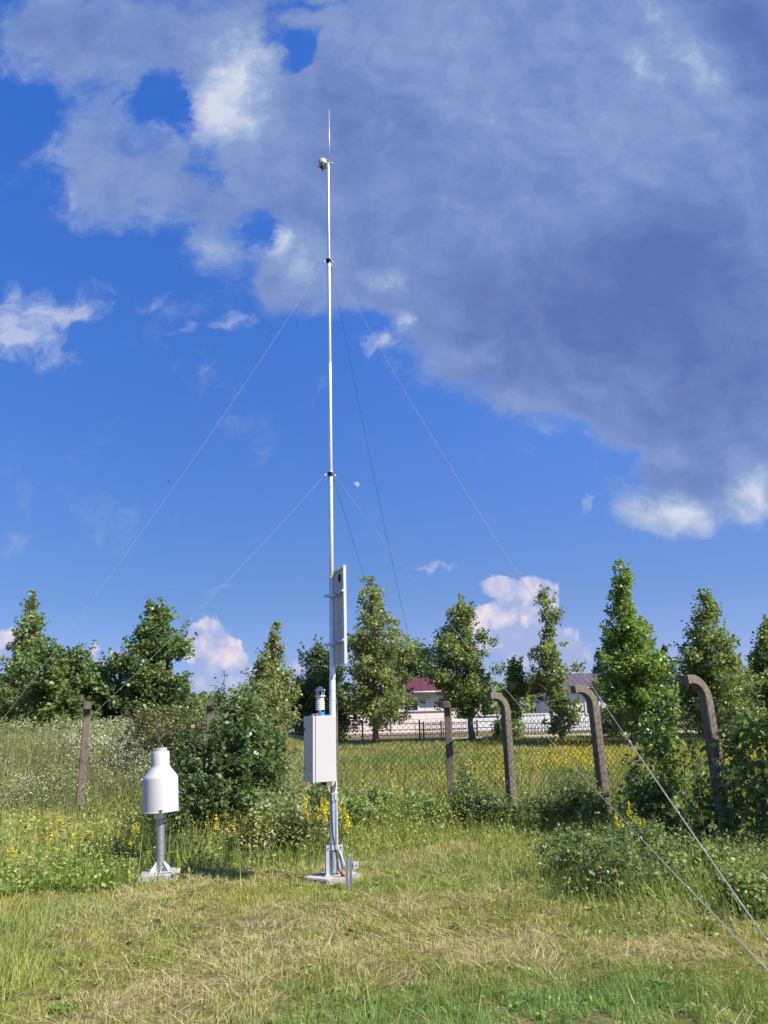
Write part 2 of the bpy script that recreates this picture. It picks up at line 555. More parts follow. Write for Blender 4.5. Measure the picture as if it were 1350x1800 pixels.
M['white_paint'] = pmat('white_paint', (0.49, 0.48, 0.465), 0.42, 0, 0.05, 4, 0.02, 120, 0.5, stain=(0.45, 0.42, 0.36), stain_sc=9, stain_amt=0.22)
M['white_box'] = pmat('cabinet_paint', (0.48, 0.47, 0.455), 0.45, 0, 0.05, 3, 0.02, 150, 0.5, stain=(0.42, 0.39, 0.34), stain_sc=5, stain_amt=0.18)
M['white_plastic'] = pmat('white_plastic', (0.55, 0.54, 0.51), 0.45, 0, 0.05, 10)
M['seal'] = pmat('grey_seal', (0.16, 0.15, 0.14), 0.8)
M['black'] = pmat('black_plastic', (0.02, 0.02, 0.022), 0.5)
M['dark'] = pmat('dark_metal', (0.05, 0.052, 0.06), 0.5, 0.3)
M['red'] = pmat('red_plastic', (0.55, 0.10, 0.07), 0.5)
M['blue'] = pmat('blue_plastic', (0.02, 0.28, 0.72), 0.4)
M['wire'] = pmat('steel_wire', (0.30, 0.30, 0.29), 0.6, 0.2)
M['mesh_wire'] = pmat('weathered_wire', (0.055, 0.052, 0.046), 0.85, 0.1)
M['iron'] = pmat('dark_iron', (0.055, 0.045, 0.045), 0.7, 0.2)
M['wall_cream'] = pmat('cream_render', (0.74, 0.66, 0.58), 0.9, 0, 0.1, 0.8, 0.1, 20, 0.2, stain=(0.45, 0.36, 0.3), stain_sc=0.8, stain_amt=0.4)
M['wall_pink'] = pmat('pink_render', (0.84, 0.72, 0.66), 0.9, 0, 0.12, 0.6, 0.1, 20, 0.2, stain=(0.80, 0.72, 0.66), stain_sc=0.5, stain_amt=0.8)
M['plinth'] = pmat('plinth', (0.36, 0.29, 0.23), 0.95, 0, 0.2, 2)
M['white_wall'] = pmat('white_wash', (0.74, 0.73, 0.71), 0.8, 0, 0.08, 2)
M['roof_red'] = pmat('red_sheet_roof', (0.12, 0.022, 0.03), 0.55, 0, 0.2, 3)
M['roof_brown'] = pmat('brown_roof', (0.10, 0.075, 0.085), 0.7, 0, 0.2, 3)
M['pane'] = pmat('window_glass', (0.04, 0.045, 0.05), 0.1, 0, 0.2, 2)
M['kerb'] = pmat('kerb', (0.42, 0.38, 0.31), 0.95, 0, 0.2, 2)


def panel_back_mat():
    m, w = new_mat('panel_back')
    tc = w.n('ShaderNodeTexCoord').outputs['Object']
    br = w.n('ShaderNodeTexBrick', offset=0.0)
    w.put(br.inputs['Vector'], tc)
    br.inputs['Color1'].default_value = (0.50, 0.50, 0.49, 1)
    br.inputs['Color2'].default_value = (0.46, 0.46, 0.46, 1)
    br.inputs['Mortar'].default_value = (0.68, 0.68, 0.66, 1)
    br.inputs['Scale'].default_value = 1.0
    br.inputs['Mortar Size'].default_value = 0.004
    br.inputs['Brick Width'].default_value = 0.125
    br.inputs['Row Height'].default_value = 0.125
    mp = w.n('ShaderNodeMapping'); mp.inputs[2].default_value = (R(90), 0, 0)
    w.put(mp.inputs[0], tc); w.put(br.inputs['Vector'], mp.outputs[0])
    b = w.n('ShaderNodeBsdfPrincipled'); w.put(b.inputs['Base Color'], br.outputs[0]); b.inputs['Roughness'].default_value = 0.5
    o = w.n('ShaderNodeOutputMaterial'); w.put(o.inputs[0], b.outputs[0])
    return m


M['panel_back'] = panel_back_mat()
M['cells'] = pmat('solar_cells', (0.01, 0.015, 0.05), 0.15, 0, 0.2, 10)


# ------------------------------------------------------------------ ground
def ground_mat():
    m, w = new_mat('ground')
    tc = w.n('ShaderNodeTexCoord').outputs['Object']
    n1 = w.noise(tc, 0.9, 6, 0.6)
    n2 = w.noise(tc, 9.0, 6, 0.65)
    n3 = w.noise(tc, 60.0, 4, 0.6)
    c = w.ramp(n2, [(0.3, (0.055, 0.062, 0.018)), (0.5, (0.11, 0.10, 0.035)), (0.7, (0.19, 0.15, 0.07))])
    c = w.mix(w.remap(n1, 0.5, 0.7), c, (0.16, 0.115, 0.055, 1))
    c = w.mix(w.remap(n3, 0.5, 0.75, 0, 0.5), c, (0.26, 0.21, 0.11, 1))
    b = w.n('ShaderNodeBsdfPrincipled'); w.put(b.inputs['Base Color'], c)
    b.inputs['Roughness'].default_value = 1.0
    b.inputs['Specular IOR Level'].default_value = 0.1
    bn = w.n('ShaderNodeBump'); bn.inputs['Strength'].default_value = 0.8; bn.inputs['Distance'].default_value = 0.03
    w.put(bn.inputs['Height'], n2); w.put(b.inputs['Normal'], bn.outputs[0])
    o = w.n('ShaderNodeOutputMaterial'); w.put(o.inputs[0], b.outputs[0])
    return m


def build_ground():
    xs = np.concatenate([[-3000, -900, -300, -120], np.arange(-60, -12, 2.0), np.arange(-12, 12.01, 0.25), np.arange(14, 61, 2.0), [120, 300, 900, 3000]])
    ys = np.concatenate([[-900, -200, -50, -10], np.arange(-2, 22, 0.25), np.arange(22, 70, 1.0), [80, 120, 300, 900, 3000]])
    X, Y = np.meshgrid(xs, ys)
    Z = terrain(X, Y)
    V = np.stack([X, Y, Z], -1).reshape(-1, 3)
    nx, ny = len(xs), len(ys)
    i = np.arange(nx * ny).reshape(ny, nx)
    F = np.stack([i[:-1, :-1], i[:-1, 1:], i[1:, 1:], i[1:, :-1]], -1).reshape(-1, 4)
    o = np_mesh('ground', V, F, ground_mat(), smooth=True)
    tag(o, 'grassy ground of the station clearing and the meadow behind', 'ground', kind='structure')


build_ground()

# ------------------------------------------------------------------ foliage builders
def unit(rng, n):
    v = rng.normal(size=(n, 3))
    return v / np.linalg.norm(v, axis=1, keepdims=True)


def leaf_arrays(rng, C, size, tint, wid=0.36, droop=0.0, up=0.5, fold=0.0):
    n = len(C)
    size = np.broadcast_to(np.asarray(size, float), (n,))
    d = unit(rng, n); d[:, 2] = d[:, 2] * 0.6 - droop
    d /= np.linalg.norm(d, axis=1, keepdims=True)
    nrm = unit(rng, n); nrm[:, 2] += up
    sd = np.cross(d, nrm); sd /= np.linalg.norm(sd, axis=1, keepdims=True) + 1e-9
    h = d * (size / 2)[:, None]
    s_ = sd * (size * wid)[:, None]
    off = d * (size * rng.uniform(-.12, .12, n))[:, None]
    V = np.stack([C - h, C + s_ + off, C + h, C - s_ + off], 1).reshape(-1, 3)
    F = np.arange(4 * n).reshape(n, 4)
    T = np.repeat(tint, 4, 0)
    return V, F, T


def tints(rng, n, cols, jitter=0.18):
    cols = np.asarray(cols, float)
    i = rng.integers(0, len(cols), n)
    a = rng.random(n)[:, None]
    c = cols[i] * a + cols[rng.integers(0, len(cols), n)] * (1 - a)
    return c * (1 + rng.normal(0, jitter, (n, 1))).clip(0.45, 1.7)


GREENS = {
    'dark': [(0.050, 0.095, 0.030), (0.070, 0.13, 0.036), (0.09, 0.15, 0.045)],
    'mid': [(0.10, 0.16, 0.042), (0.135, 0.195, 0.05), (0.17, 0.215, 0.066), (0.08, 0.13, 0.04)],
    'olive': [(0.13, 0.185, 0.05), (0.165, 0.21, 0.06), (0.095, 0.14, 0.042), (0.19, 0.22, 0.085)],
    'bright': [(0.13, 0.21, 0.042), (0.17, 0.255, 0.05), (0.10, 0.17, 0.038)],
    'spruce': [(0.03, 0.058, 0.04), (0.042, 0.075, 0.045)],
    'brown': [(0.20, 0.155, 0.06), (0.14, 0.15, 0.05), (0.10, 0.13, 0.04)],
}


GREENS = {k: [(r * 1.6 + .012, g * 1.42 + .008, b * 1.5 + .012) for r, g, b in v] for k, v in GREENS.items()}
GREENS['dark'] = [(r * .8, g * .8, b * .8) for r, g, b in GREENS['dark']]


def rows_at(rows, z):
    zs = np.array([r[0] for r in rows]); o = np.argsort(zs)
    zs = zs[o]; xl = np.array([r[1] for r in rows])[o]; xr = np.array([r[2] for r in rows])[o]
    return np.interp(z, zs, xl), np.interp(z, zs, xr)


def outline(rows_px, Y):
    out = []
    for py, a, b in rows_px:
        p, q = P(a, py, Y), P(b, py, Y)
        out.append(((p.z + q.z) / 2, p.x, q.x))
    return out


def tree(name, label, rows_px, Y, base, greens, seed, leaf=0.17, n_clump=150, n_leaf=110, clump_r=0.45, trunk_r=0.13, bark='bark', group='trees beyond the fence', cat='tree', depth=1.0, two=None, shell=0.55, z_extra=0.0, wid=0.36):
    rng = np.random.default_rng(seed)
    rows = outline(rows_px, Y)
    bx = P(base[0], base[1], Y).x
    bz = tz(bx, Y)
    top = max(r[0] for r in rows); low = min(r[0] for r in rows)
    root = thing(name, (bx, Y, bz), label, cat, group)
    org = (bx, Y, bz)
    # clump centres
    cz = []
    zs = np.linspace(low, top, 200)
    xl, xr = rows_at(rows, zs)
    wgt = np.clip(xr - xl, 0.15, None) ** 1.35
    cz = rng.choice(zs, n_clump, p=wgt / wgt.sum()) + rng.normal(0, 0.1, n_clump)
    cz = np.clip(cz, low, top)
    # jag the outline
    xl, xr = rows_at(rows, cz)
    mid, hw = (xl + xr) / 2, np.clip((xr - xl) / 2, 0.06, None)
    a = rng.uniform(0, 2 * math.pi, n_clump)
    rr = rng.random(n_clump) ** shell * rng.uniform(0.72, 1.12, n_clump)
    cr = np.minimum(clump_r * rng.uniform(0.55, 1.35, n_clump), np.maximum(hw * 0.75, 0.14))
    lob = 1 + 0.16 * np.sin(a * 2 + cz * 1.7 + seed) + 0.10 * np.sin(cz * 4.1 + seed * 2 + a)
    eff = np.clip((hw - cr * 0.3) * lob, 0.02, None)
    CX = mid + eff * rr * np.cos(a); CY = Y + eff * depth * rr * np.sin(a)
    C = np.stack([CX, CY, cz], 1)
    hole = vnoise(a * 1.6 + seed, cz * 1.1, seed) < 0.33
    C[hole, 0] = mid[hole] + (C[hole, 0] - mid[hole]) * 0.4
    cr = np.where(hole, cr * 0.7, cr)
    # trunk and limbs
    mb = MB()
    steps = 9
    jx = rng.normal(0, 0.05, steps + 1); jx[0] = 0
    tp = []
    xt_l, xt_r = rows_at(rows, np.array([top]))
    tx = float((xt_l + xt_r)[0] / 2)
    for i in range(steps + 1):
        t = i / steps
        z = bz - 0.1 + (top - 0.25 - bz + 0.1) * t
        ml, mr = rows_at(rows, np.array([max(z, low)]))
        xm = float((ml + mr)[0] / 2)
        x = bx + (xm - bx) * t ** 1.2 * 0.9 if z > low else bx + (xm - bx) * 0.25 * t
        tp.append(Vector((x + jx[i], Y + jx[i] * .6, z)) - Vector(org))
    rad = [trunk_r * (1 - 0.9 * (i / steps)) * (1.25 if i == 0 else 1) for i in range(steps + 1)]
    mb.tube(tp, rad, 8)
    idx = rng.permutation(n_clump)[:min(60, n_clump // 2)]
    for k in idx:
        e = Vector(C[k]) - Vector(org)
        zz = max(e.z - abs(e.x) * 0.5 - 0.4, (low - bz) * 0.8)
        t = min(max(zz / (top - bz), 0.05), 0.95)
        f = t * steps; i = int(f); fr = f - i
        s_ = tp[i].lerp(tp[min(i + 1, steps)], fr)
        m_ = s_.lerp(e, 0.5) + Vector((0, 0, 0.12))
        r0 = max(trunk_r * (1 - t) * 0.42, 0.012)
        mb.tube([s_, m_, e], [r0, r0 * .6, 0.006], 5, cap=False)
    mb.build('trunk', M[bark], root)
    # leaves
    nl = (n_leaf * 0.85 * (cr / clump_r) ** 1.3).astype(int).clip(14, None)
    own = np.repeat(np.arange(n_clump), nl)
    N = len(own)
    off = unit(rng, N) * (rng.random(N) ** 0.45)[:, None] * cr[own][:, None]
    off[:, 2] *= 0.75
    LC = C[own] + off
    LC[:, 2] -= 0.25 * (np.hypot(off[:, 0], off[:, 1]) ** 2) / (cr[own] + 0.05)
    # sprays that poke out past the outline
    ns = n_clump // 2
    k = rng.integers(0, n_clump, ns)
    dirs = C[k] - np.stack([mid[k], np.full(ns, Y), cz[k] - 0.6], 1)
    dirs /= np.linalg.norm(dirs, axis=1, keepdims=True) + 1e-6
    dirs[:, 2] += 0.35
    m_ = 12
    tpar = np.tile(np.linspace(0.3, 1.25, m_), ns)
    kk = np.repeat(k, m_)
    SP = C[kk] + np.repeat(dirs, m_, 0) * (tpar * cr[kk])[:, None] + rng.normal(0, 0.05, (ns * m_, 3))
    LC = np.concatenate([LC, SP])
    own = np.concatenate([own, kk])
    ct = tints(rng, n_clump, greens, 0.16)
    T = ct[own] * 0.55 + tints(rng, len(LC), greens, 0.2) * 0.45
    if two is not None:                       # some boughs have younger, yellower leaves
        sel = rng.random(n_clump) < 0.18
        T[sel[own]] = T[sel[own]] * 0.3 + np.array(two) * 0.7
    V, F, T = leaf_arrays(rng, LC, leaf * rng.uniform(0.6, 1.25, len(LC)), T, wid)
    np_mesh('crown', V, F, M['leaf'], T, root, origin=org)
    return root


def shrub(name, label, blobs, greens, seed, leaf, n_leaf, group=None, cat='shrub', two=None, stems=10, wid=0.34, clump=0.16):
    """blobs : list of (x,y,z0,z1,rx,ry); leaves in small clumps through the volume, on real stems"""
    rng = np.random.default_rng(seed)
    b0 = blobs[0]
    org = (b0[0], b0[1], tz(b0[0], b0[1]))
    root = thing(name, org, label, cat, group)
    vol = np.array([(b[3] - b[2]) * b[4] * b[5] for b in blobs]) ** 0.75
    nb = (vol / vol.sum() * n_leaf).astype(int)
    LC, OW = [], []
    mb = MB()
    base = 0
    for b, n in zip(blobs, nb):
        x, y, z0, z1, rx, ry = b
        nc = max(8, n // 38)
        u = unit(rng, nc) * (rng.random(nc) ** 0.42)[:, None]
        u[:, 2] = u[:, 2] * 0.5 + 0.5
        u[:, 2] = np.maximum(u[:, 2], rng.random(nc) * 0.3)
        jag = 1 + 0.25 * np.sin(3 * np.arctan2(u[:, 1], u[:, 0]) + rng.random() * 6) * rng.random(nc)
        C = np.stack([x + u[:, 0] * rx * jag, y + u[:, 1] * ry * jag, z0 + u[:, 2] * (z1 - z0) * (0.9 + 0.2 * rng.random(nc))], 1)
        own = rng.integers(0, nc, n)
        cr = clump * rng.uniform(0.6, 1.5, nc)
        L = C[own] + unit(rng, n) * (rng.random(n) ** 0.5 * cr[own])[:, None]
        LC.append(L); OW.append(own + base); base += nc
        nsh = max(6, nc // 6)
        kk = rng.integers(0, nc, nsh)
        dv = C[kk] - np.array([x, y, z0 + (z1 - z0) * .25])
        dv /= np.linalg.norm(dv, axis=1, keepdims=True) + 1e-6
        dv[:, 2] += .5
        ln = rng.uniform(.35, 1.0, nsh) * min(.5, (z1 - z0) * .45)
        tt = np.tile(np.linspace(.1, 1, 13), nsh)
        SH = C[np.repeat(kk, 13)] + np.repeat(dv, 13, 0) * (tt * np.repeat(ln, 13))[:, None] + rng.normal(0, leaf * .35, (nsh * 13, 3))
        LC.append(SH); OW.append(np.repeat(kk, 13) + base - nc)
        gz = tz(x, y)
        if b is not b0:
            mb.tube([Vector((0, 0, -.06)), Vector((x - org[0], y - org[1], gz - org[2] - .06))], .012, 5, cap=False)
        for k in rng.permutation(nc)[:stems]:
            e = Vector(C[k]) - Vector(org)
            s_ = Vector((x + rng.normal(0, rx * .25), y + rng.normal(0, ry * .25), gz - .05)) - Vector(org)
            mb.tube([s_, s_.lerp(e, .55) + Vector((0, 0, .08)), e], [0.016, 0.01, 0.004], 5, cap=False)
    mb.build('stems', M['bark'], root)
    LC = np.concatenate(LC); OW = np.concatenate(OW)
    ct = tints(rng, base, greens, 0.18)
    T = ct[OW] * 0.55 + tints(rng, len(LC), greens, 0.22) * 0.45
    if two is not None:
        sel = rng.random(base) < 0.16
        T[sel[OW]] = T[sel[OW]] * 0.25 + np.array(two) * 0.75
    V, F, T = leaf_arrays(rng, LC, leaf * rng.uniform(0.55, 1.3, len(LC)), T, wid)
    np_mesh('foliage', V, F, M['leaf'], T, root, origin=org)
    return root


# ------------------------------------------------------------------ trees
TG = 'trees beyond the fence'
tree('broadleaf_tree', 'slender tree with pointed thin top at the far left edge', [(1035, 52, 60), (1060, 36, 74), (1090, 26, 82), (1112, 14, 84), (1140, 0, 90), (1180, -15, 95), (1225, -25, 100), (1290, -30, 90)], 34, (48, 1300), GREENS['mid'], 11, 0.16, 170, 90, 0.42, two=(0.12, 0.15, .04))
tree('broadleaf_tree', 'dense rounded green tree beside the pointed tree at far left', [(1122, 80, 104), (1145, 55, 140), (1175, 30, 170), (1210, 20, 185), (1290, 20, 190)], 31, (105, 1300), GREENS['mid'][:2] + GREENS['dark'], 12, 0.16, 170, 120, 0.5)
tree('broadleaf_tree', 'low dark tree between the rounded left tree and the tall bushy tree', [(1165, 150, 170), (1182, 130, 195), (1205, 120, 215), (1235, 120, 225), (1290, 120, 230)], 33, (172, 1300), GREENS['dark'], 13, 0.16, 130, 110, 0.45)
tree('broadleaf_tree', 'dense dark green double-topped tree behind the white rain gauge', [(1066, 256, 272), (1072, 250, 300), (1090, 238, 308), (1120, 222, 332), (1145, 216, 336), (1165, 195, 336), (1195, 182, 346), (1235, 186, 350), (1280, 215, 340)], 32, (270, 1300), GREENS['mid'][:2] + GREENS['dark'], 14, 0.17, 230, 120, 0.5, shell=0.5)
tree('broadleaf_tree', 'slim yellowish young tree with pale trunk left of the mast', [(1103, 478, 496), (1130, 464, 498), (1155, 456, 500), (1175, 438, 505), (1195, 440, 522), (1225, 442, 524), (1260, 446, 518), (1300, 452, 506)], 27, (478, 1330), GREENS['olive'], 15, 0.13, 130, 80, 0.32, 0.07, 'pale_bark', two=(0.17, 0.17, .05))
tree('broadleaf_tree', 'dark shaded tree directly behind the mast', [(1137, 545, 572), (1155, 525, 595), (1185, 512, 606), (1225, 505, 610), (1270, 508, 610), (1300, 520, 606)], 46, (556, 1300), GREENS['dark'], 16, 0.18, 200, 110, 0.6)
tree('broadleaf_tree', 'tall airy tree just right of the solar panel', [(1005, 646, 664), (1020, 634, 668), (1040, 616, 686), (1060, 614, 694), (1080, 612, 698), (1105, 602, 732), (1130, 596, 734), (1160, 590, 736), (1195, 590, 742), (1225, 588, 752), (1255, 596, 748), (1272, 620, 700)], 42, (661, 1314), GREENS['olive'], 17, 0.17, 270, 85, 0.48, 0.16, 'bark', two=(0.16, 0.17, .05))
tree('broadleaf_tree', 'round crowned tree with pale trunk behind the lone straight post', [(1063, 798, 826), (1085, 778, 846), (1105, 762, 856), (1122, 744, 880), (1145, 742, 878), (1165, 744, 886), (1195, 748, 888), (1225, 748, 880), (1255, 765, 868)], 43, (832, 1308), GREENS['mid'], 18, 0.17, 230, 110, 0.5, 0.16, 'pale_bark', two=(0.14, 0.16, .05))
tree('broadleaf_tree', 'small pale leafed tree behind the curved post nearest the corner', [(1158, 896, 908), (1178, 882, 926), (1205, 880, 930), (1235, 874, 924), (1262, 880, 912)], 41, (899, 1300), GREENS['olive'], 19, 0.15, 80, 80, 0.36, 0.08, two=(0.2, 0.22, .07))
tree('broadleaf_tree', 'thin see-through tree in front of the towering white cloud', [(1028, 953, 966), (1045, 942, 972), (1070, 932, 986), (1095, 930, 998), (1120, 934, 998), (1150, 922, 1010), (1180, 918, 1012), (1210, 938, 1014), (1245, 945, 1030), (1285, 958, 1032)], 40, (988, 1300), GREENS['mid'], 20, 0.16, 160, 62, 0.36, 0.11, 'pale_bark', two=(0.17, 0.17, .06))
tree('broadleaf_tree', 'tallest conical tree right of the middle', [(986, 1086, 1096), (1005, 1078, 1110), (1030, 1072, 1114), (1055, 1070, 1122), (1085, 1062, 1132), (1110, 1058, 1146), (1135, 1052, 1160), (1160, 1044, 1180), (1200, 1046, 1186), (1235, 1066, 1188), (1275, 1085, 1186)], 36, (1112, 1296), GREENS['bright'], 21, 0.16, 300, 105, 0.44, 0.15, two=(0.1, 0.19, .03))
tree('broadleaf_tree', 'forked tree behind the big curved post at the right', [(1050, 1226, 1250), (1065, 1214, 1270), (1090, 1210, 1276), (1115, 1200, 1290), (1140, 1190, 1300), (1175, 1184, 1318), (1220, 1184, 1330), (1265, 1194, 1328)], 36, (1245, 1292), GREENS['mid'], 22, 0.16, 220, 92, 0.46, 0.13)
tree('broadleaf_tree', 'tree cut off by the right edge of the view', [(1100, 1336, 1370), (1125, 1314, 1390), (1160, 1312, 1400), (1210, 1312, 1410), (1262, 1318, 1410)], 38, (1362, 1292), GREENS['mid'], 23, 0.16, 170, 95, 0.46, 0.13)
tree('broadleaf_tree', 'very dark tree behind the red roofed house', [(1128, 712, 748), (1150, 690, 772), (1185, 680, 790), (1240, 675, 790)], 74, (730, 1290), GREENS['dark'], 24, 0.25, 170, 100, 0.9, 0.2)
for i, (cx, top, hw, Y, lab) in enumerate([(1052, 1140, 30, 70, 'dark spruce peeking out left of the tallest conical tree'), (1166, 1128, 30, 64, 'dark spruce peeking out right of the tallest conical tree')]):
    rws = []
    for k in range(12):
        t = k / 11
        h = hw * (t ** 0.9) * (1.12 if k % 2 else 0.72) + 2
        rws.append((top + t * 150, cx - h, cx + h))
    tree('spruce_tree', lab, rws, Y, (cx, 1290), GREENS['spruce'], 40 + i, 0.26, 200, 70, 0.5, 0.16, cat='tree', group='spruces in the distance')


def distant_wood():
    rng = np.random.default_rng(77)
    nc = 900
    X = rng.uniform(-95, 110, nc); Y = rng.uniform(95, 125, nc)
    top = 3.5 + 3.5 * fbm(X, Y, .06, 4, 3) + rng.uniform(0, 1.2, nc)
    g = terrain(X, Y)
    n = 26
    u = rng.random((nc, n)) ** .6
    C = np.stack([X[:, None] + rng.normal(0, 1.1, (nc, n)), Y[:, None] + rng.normal(0, 1.1, (nc, n)), g[:, None] + u * top[:, None]], -1).reshape(-1, 3)
    T = np.repeat(tints(rng, nc, GREENS['dark'] + GREENS['mid'], .15), n, 0) * (1 + rng.normal(0, .15, (nc * n, 1)))
    V, F, T = leaf_arrays(rng, C, rng.uniform(.5, 1.1, len(C)), T, .42)
    tag(np_mesh('distant_wood', V, F, M['leaf'], T), 'low distant wood closing the view behind everything', 'wood', kind='stuff')


distant_wood()


def PB(px0, px1, py_top, py_bot, Y, ry=None, pad=1.0):       # a shrub volume from its extent, at its real distance
    c0, c1 = P(px0, (py_top + py_bot) / 2, Y), P(px1, (py_top + py_bot) / 2, Y)
    x = (c0.x + c1.x) / 2
    rx = abs(c1.x - c0.x) / 2
    return (x, Y, min(P((px0 + px1) / 2, py_bot, Y).z, 99), P((px0 + px1) / 2, py_top, Y).z, rx, ry or rx)


SG = 'shrubs along the fence'
shrub('shrub', 'big dark leafy bush left of the mast hiding a fence post', [PB(370, 480, 1225, 1480, 13.6, .8), PB(340, 440, 1330, 1490, 13.0, .6), PB(420, 500, 1240, 1440, 14.0, .7), PB(400, 450, 1212, 1300, 14.0, .4)], GREENS['dark'] + GREENS['mid'][:1], 61, 0.085, 17000, SG, two=(0.10, 0.12, 0.035))
shrub('shrub', 'dark bush behind the right side of the white rain gauge', [PB(300, 360, 1290, 1500, 13.2, .5), PB(285, 345, 1380, 1510, 12.6, .5)], GREENS['dark'], 62, 0.075, 7000, SG, two=(.1, .12, .035))
shrub('shrub', 'tall brownish seeding bush between the rain gauge and the half hidden post', [PB(225, 330, 1240, 1400, 18.0, .8), PB(290, 365, 1225, 1400, 18.2, .8)], GREENS['brown'] + GREENS['dark'], 63, 0.075, 9000, SG, two=(.15, .12, .05))
shrub('shrub', 'brown tipped bush rising beside the slim yellowish tree', [PB(425, 500, 1195, 1420, 16.8, .8)], GREENS['brown'] + GREENS['mid'], 64, 0.075, 8000, SG, two=(.16, .12, .05))
shrub('shrub', 'small feathery sapling tip standing above the big dark bush', [PB(384, 396, 1185, 1260, 15.0, .08), PB(372, 408, 1225, 1300, 15.0, .25)], GREENS['dark'], 65, 0.06, 420, SG, stems=6, clump=.07)
shrub('shrub', 'pale leafed low shrub left of the foot of the mast', [PB(480, 560, 1385, 1480, 12.4, .5), PB(540, 600, 1370, 1470, 12.8, .4), PB(440, 500, 1400, 1490, 12.0, .4)], GREENS['olive'] + [(0.26, 0.30, 0.14)], 66, 0.055, 7000, SG, two=(.40, .43, .27))
shrub('shrub', 'fresh green low shrub right of the mast before the mesh', [PB(590, 700, 1392, 1450, 14.0, .45), PB(680, 790, 1398, 1450, 14.3, .4), PB(650, 690, 1378, 1440, 14.2, .25)], GREENS['bright'] + GREENS['olive'], 67, 0.05, 6500, SG, two=(.30, .36, .10), clump=.12)
shrub('shrub', 'dark shrub climbing the foot of the straight post', [PB(798, 842, 1340, 1450, 15.0, .3), PB(790, 880, 1385, 1460, 14.6, .4), PB(850, 910, 1390, 1460, 14.4, .4)], GREENS['dark'] + GREENS['mid'] + GREENS['olive'], 68, 0.052, 8000, SG, two=(.14, .17, .07))
shrub('shrub', 'dark round shrub between two curved posts', [PB(965, 1060, 1370, 1450, 13.4, .5), PB(925, 1000, 1402, 1450, 13.6, .4), PB(1040, 1075, 1395, 1450, 13.2, .3)], GREENS['dark'] + GREENS['mid'] + GREENS['olive'], 69, 0.052, 6500, SG, two=(.12, .16, .05))
shrub('bramble', 'wide low bramble mound under the guy ropes at the right', [PB(1020, 1130, 1480, 1590, 8.7, .5), PB(955, 1050, 1458, 1540, 9.7, .55), PB(1110, 1215, 1470, 1590, 9.0, .5), PB(1060, 1190, 1442, 1520, 10.2, .6)], GREENS['mid'] + GREENS['dark'], 70, 0.042, 13000, SG, cat='bramble', two=(.22, .27, .085), clump=.10)
shrub('bramble', 'low weedy mound at the right edge beside the guy ropes', [PB(1270, 1400, 1520, 1650, 8.0, .5), PB(1200, 1320, 1490, 1590, 9.0, .5)], GREENS['olive'] + GREENS['bright'], 71, 0.05, 8000, SG, cat='bramble', two=(.17, .2, .07), clump=.12)
HG = 'hedge shrubs at the far side of the meadow'
for i, (a, b, t, bt, Y, lab) in enumerate([(560, 632, 1225, 1300, 44, 'dark rounded hedge shrub left of the pink wall'), (1050, 1100, 1235, 1296, 41, 'leafy shrub under the tallest conical tree'), (1120, 1215, 1215, 1296, 40, 'broad shrub between the conical tree and the big curved post'), (1280, 1360, 1215, 1292, 40, 'broad shrub right of the big curved post'), (1200, 1290, 1225, 1292, 42, 'shrub hidden behind the big curved post'), (868, 915, 1262, 1298, 44, 'small clipped shrub before the white paling')]):
    shrub('hedge_shrub', lab, [PB(a, b, t, bt, Y, 1.2)], GREENS['mid'] if i % 2 else GREENS['dark'] + GREENS['mid'], 80 + i, 0.16, 3200, HG, two=(.12, .16, .04), clump=.35)


# ------------------------------------------------------------------ far buildings
def face_box(px0, px1, py_top, Y, depth, z0=None):
    a, b = P(px0, py_top, Y), P(px1, py_top, Y)
    zb = (z0 if z0 is not None else tz((a.x + b.x) / 2, Y)) - 0.2
    return a.x, b.x, zb, (a.z + b.z) / 2


def house(name, label, px0, px1, py_eave, py_ridge, Y, depth, wall, roof, wins):
    x0, x1, zb, ze = face_box(px0, px1, py_eave, Y, depth)
    zr = P((px0 + px1) / 2, py_ridge, Y + depth / 2).z
    cx = (x0 + x1) / 2
    root = thing(name, (cx, Y + depth / 2, zb), label, 'house')
    w_ = x1 - x0; h = ze - zb
    mb = MB(); mb.box((0, 0, h / 2), (w_, depth, h)); mb.build('wall', wall, root)
    o = 0.45
    mb = MB(); bm = mb.bm
    y0, y1 = -depth / 2 - o, depth / 2 + o
    pr = [(y0, h + 0.003), (0, zr - zb), (y1, h + 0.003), (y1, h + .16), (0, zr - zb + .16), (y0, h + .16)]
    L = [bm.verts.new((-w_ / 2 - o, y, z)) for y, z in pr]; Rr = [bm.verts.new((w_ / 2 + o, y, z)) for y, z in pr]
    for k in range(6):
        bm.faces.new((L[k], L[(k + 1) % 6], Rr[(k + 1) % 6], Rr[k]))
    bm.faces.new(L[::-1]); bm.faces.new(Rr)
    nr = int(w_ / 0.5)
    for k in range(nr):
        xx = -w_ / 2 + (k + .5) * w_ / nr
        a = Vector((xx, y0, h + .165)); b = Vector((xx, 0, zr - zb + .165))
        mb.tube([a, b], 0.02, 4)
    mb.build('roof', roof, root)
    mb = MB(); mb.tube([(-w_ / 2 - o, y0 - .07, h + .03), (w_ / 2 + o, y0 - .07, h + .03)], 0.07, 8); mb.build('gutter', M['white_wall'], root)
    for wx in wins:
        mb = MB()
        for dx in (-.55, .55): mb.box((wx + dx, -depth / 2 - .02, h * .62), (.09, .09, 1.3))
        for dz in (-.65, .65): mb.box((wx, -depth / 2 - .02, h * .62 + dz), (1.19, .10, .09))
        mb.box((wx, -depth / 2 - .02, h * .62), (.06, .07, 1.2))
        f = mb.build('window', M['white_wall'], root)
        mb = MB(); mb.box((wx, -depth / 2 - .003, h * .62), (1.01, .02, 1.21)); mb.build('pane', M['pane'], f)
    return root


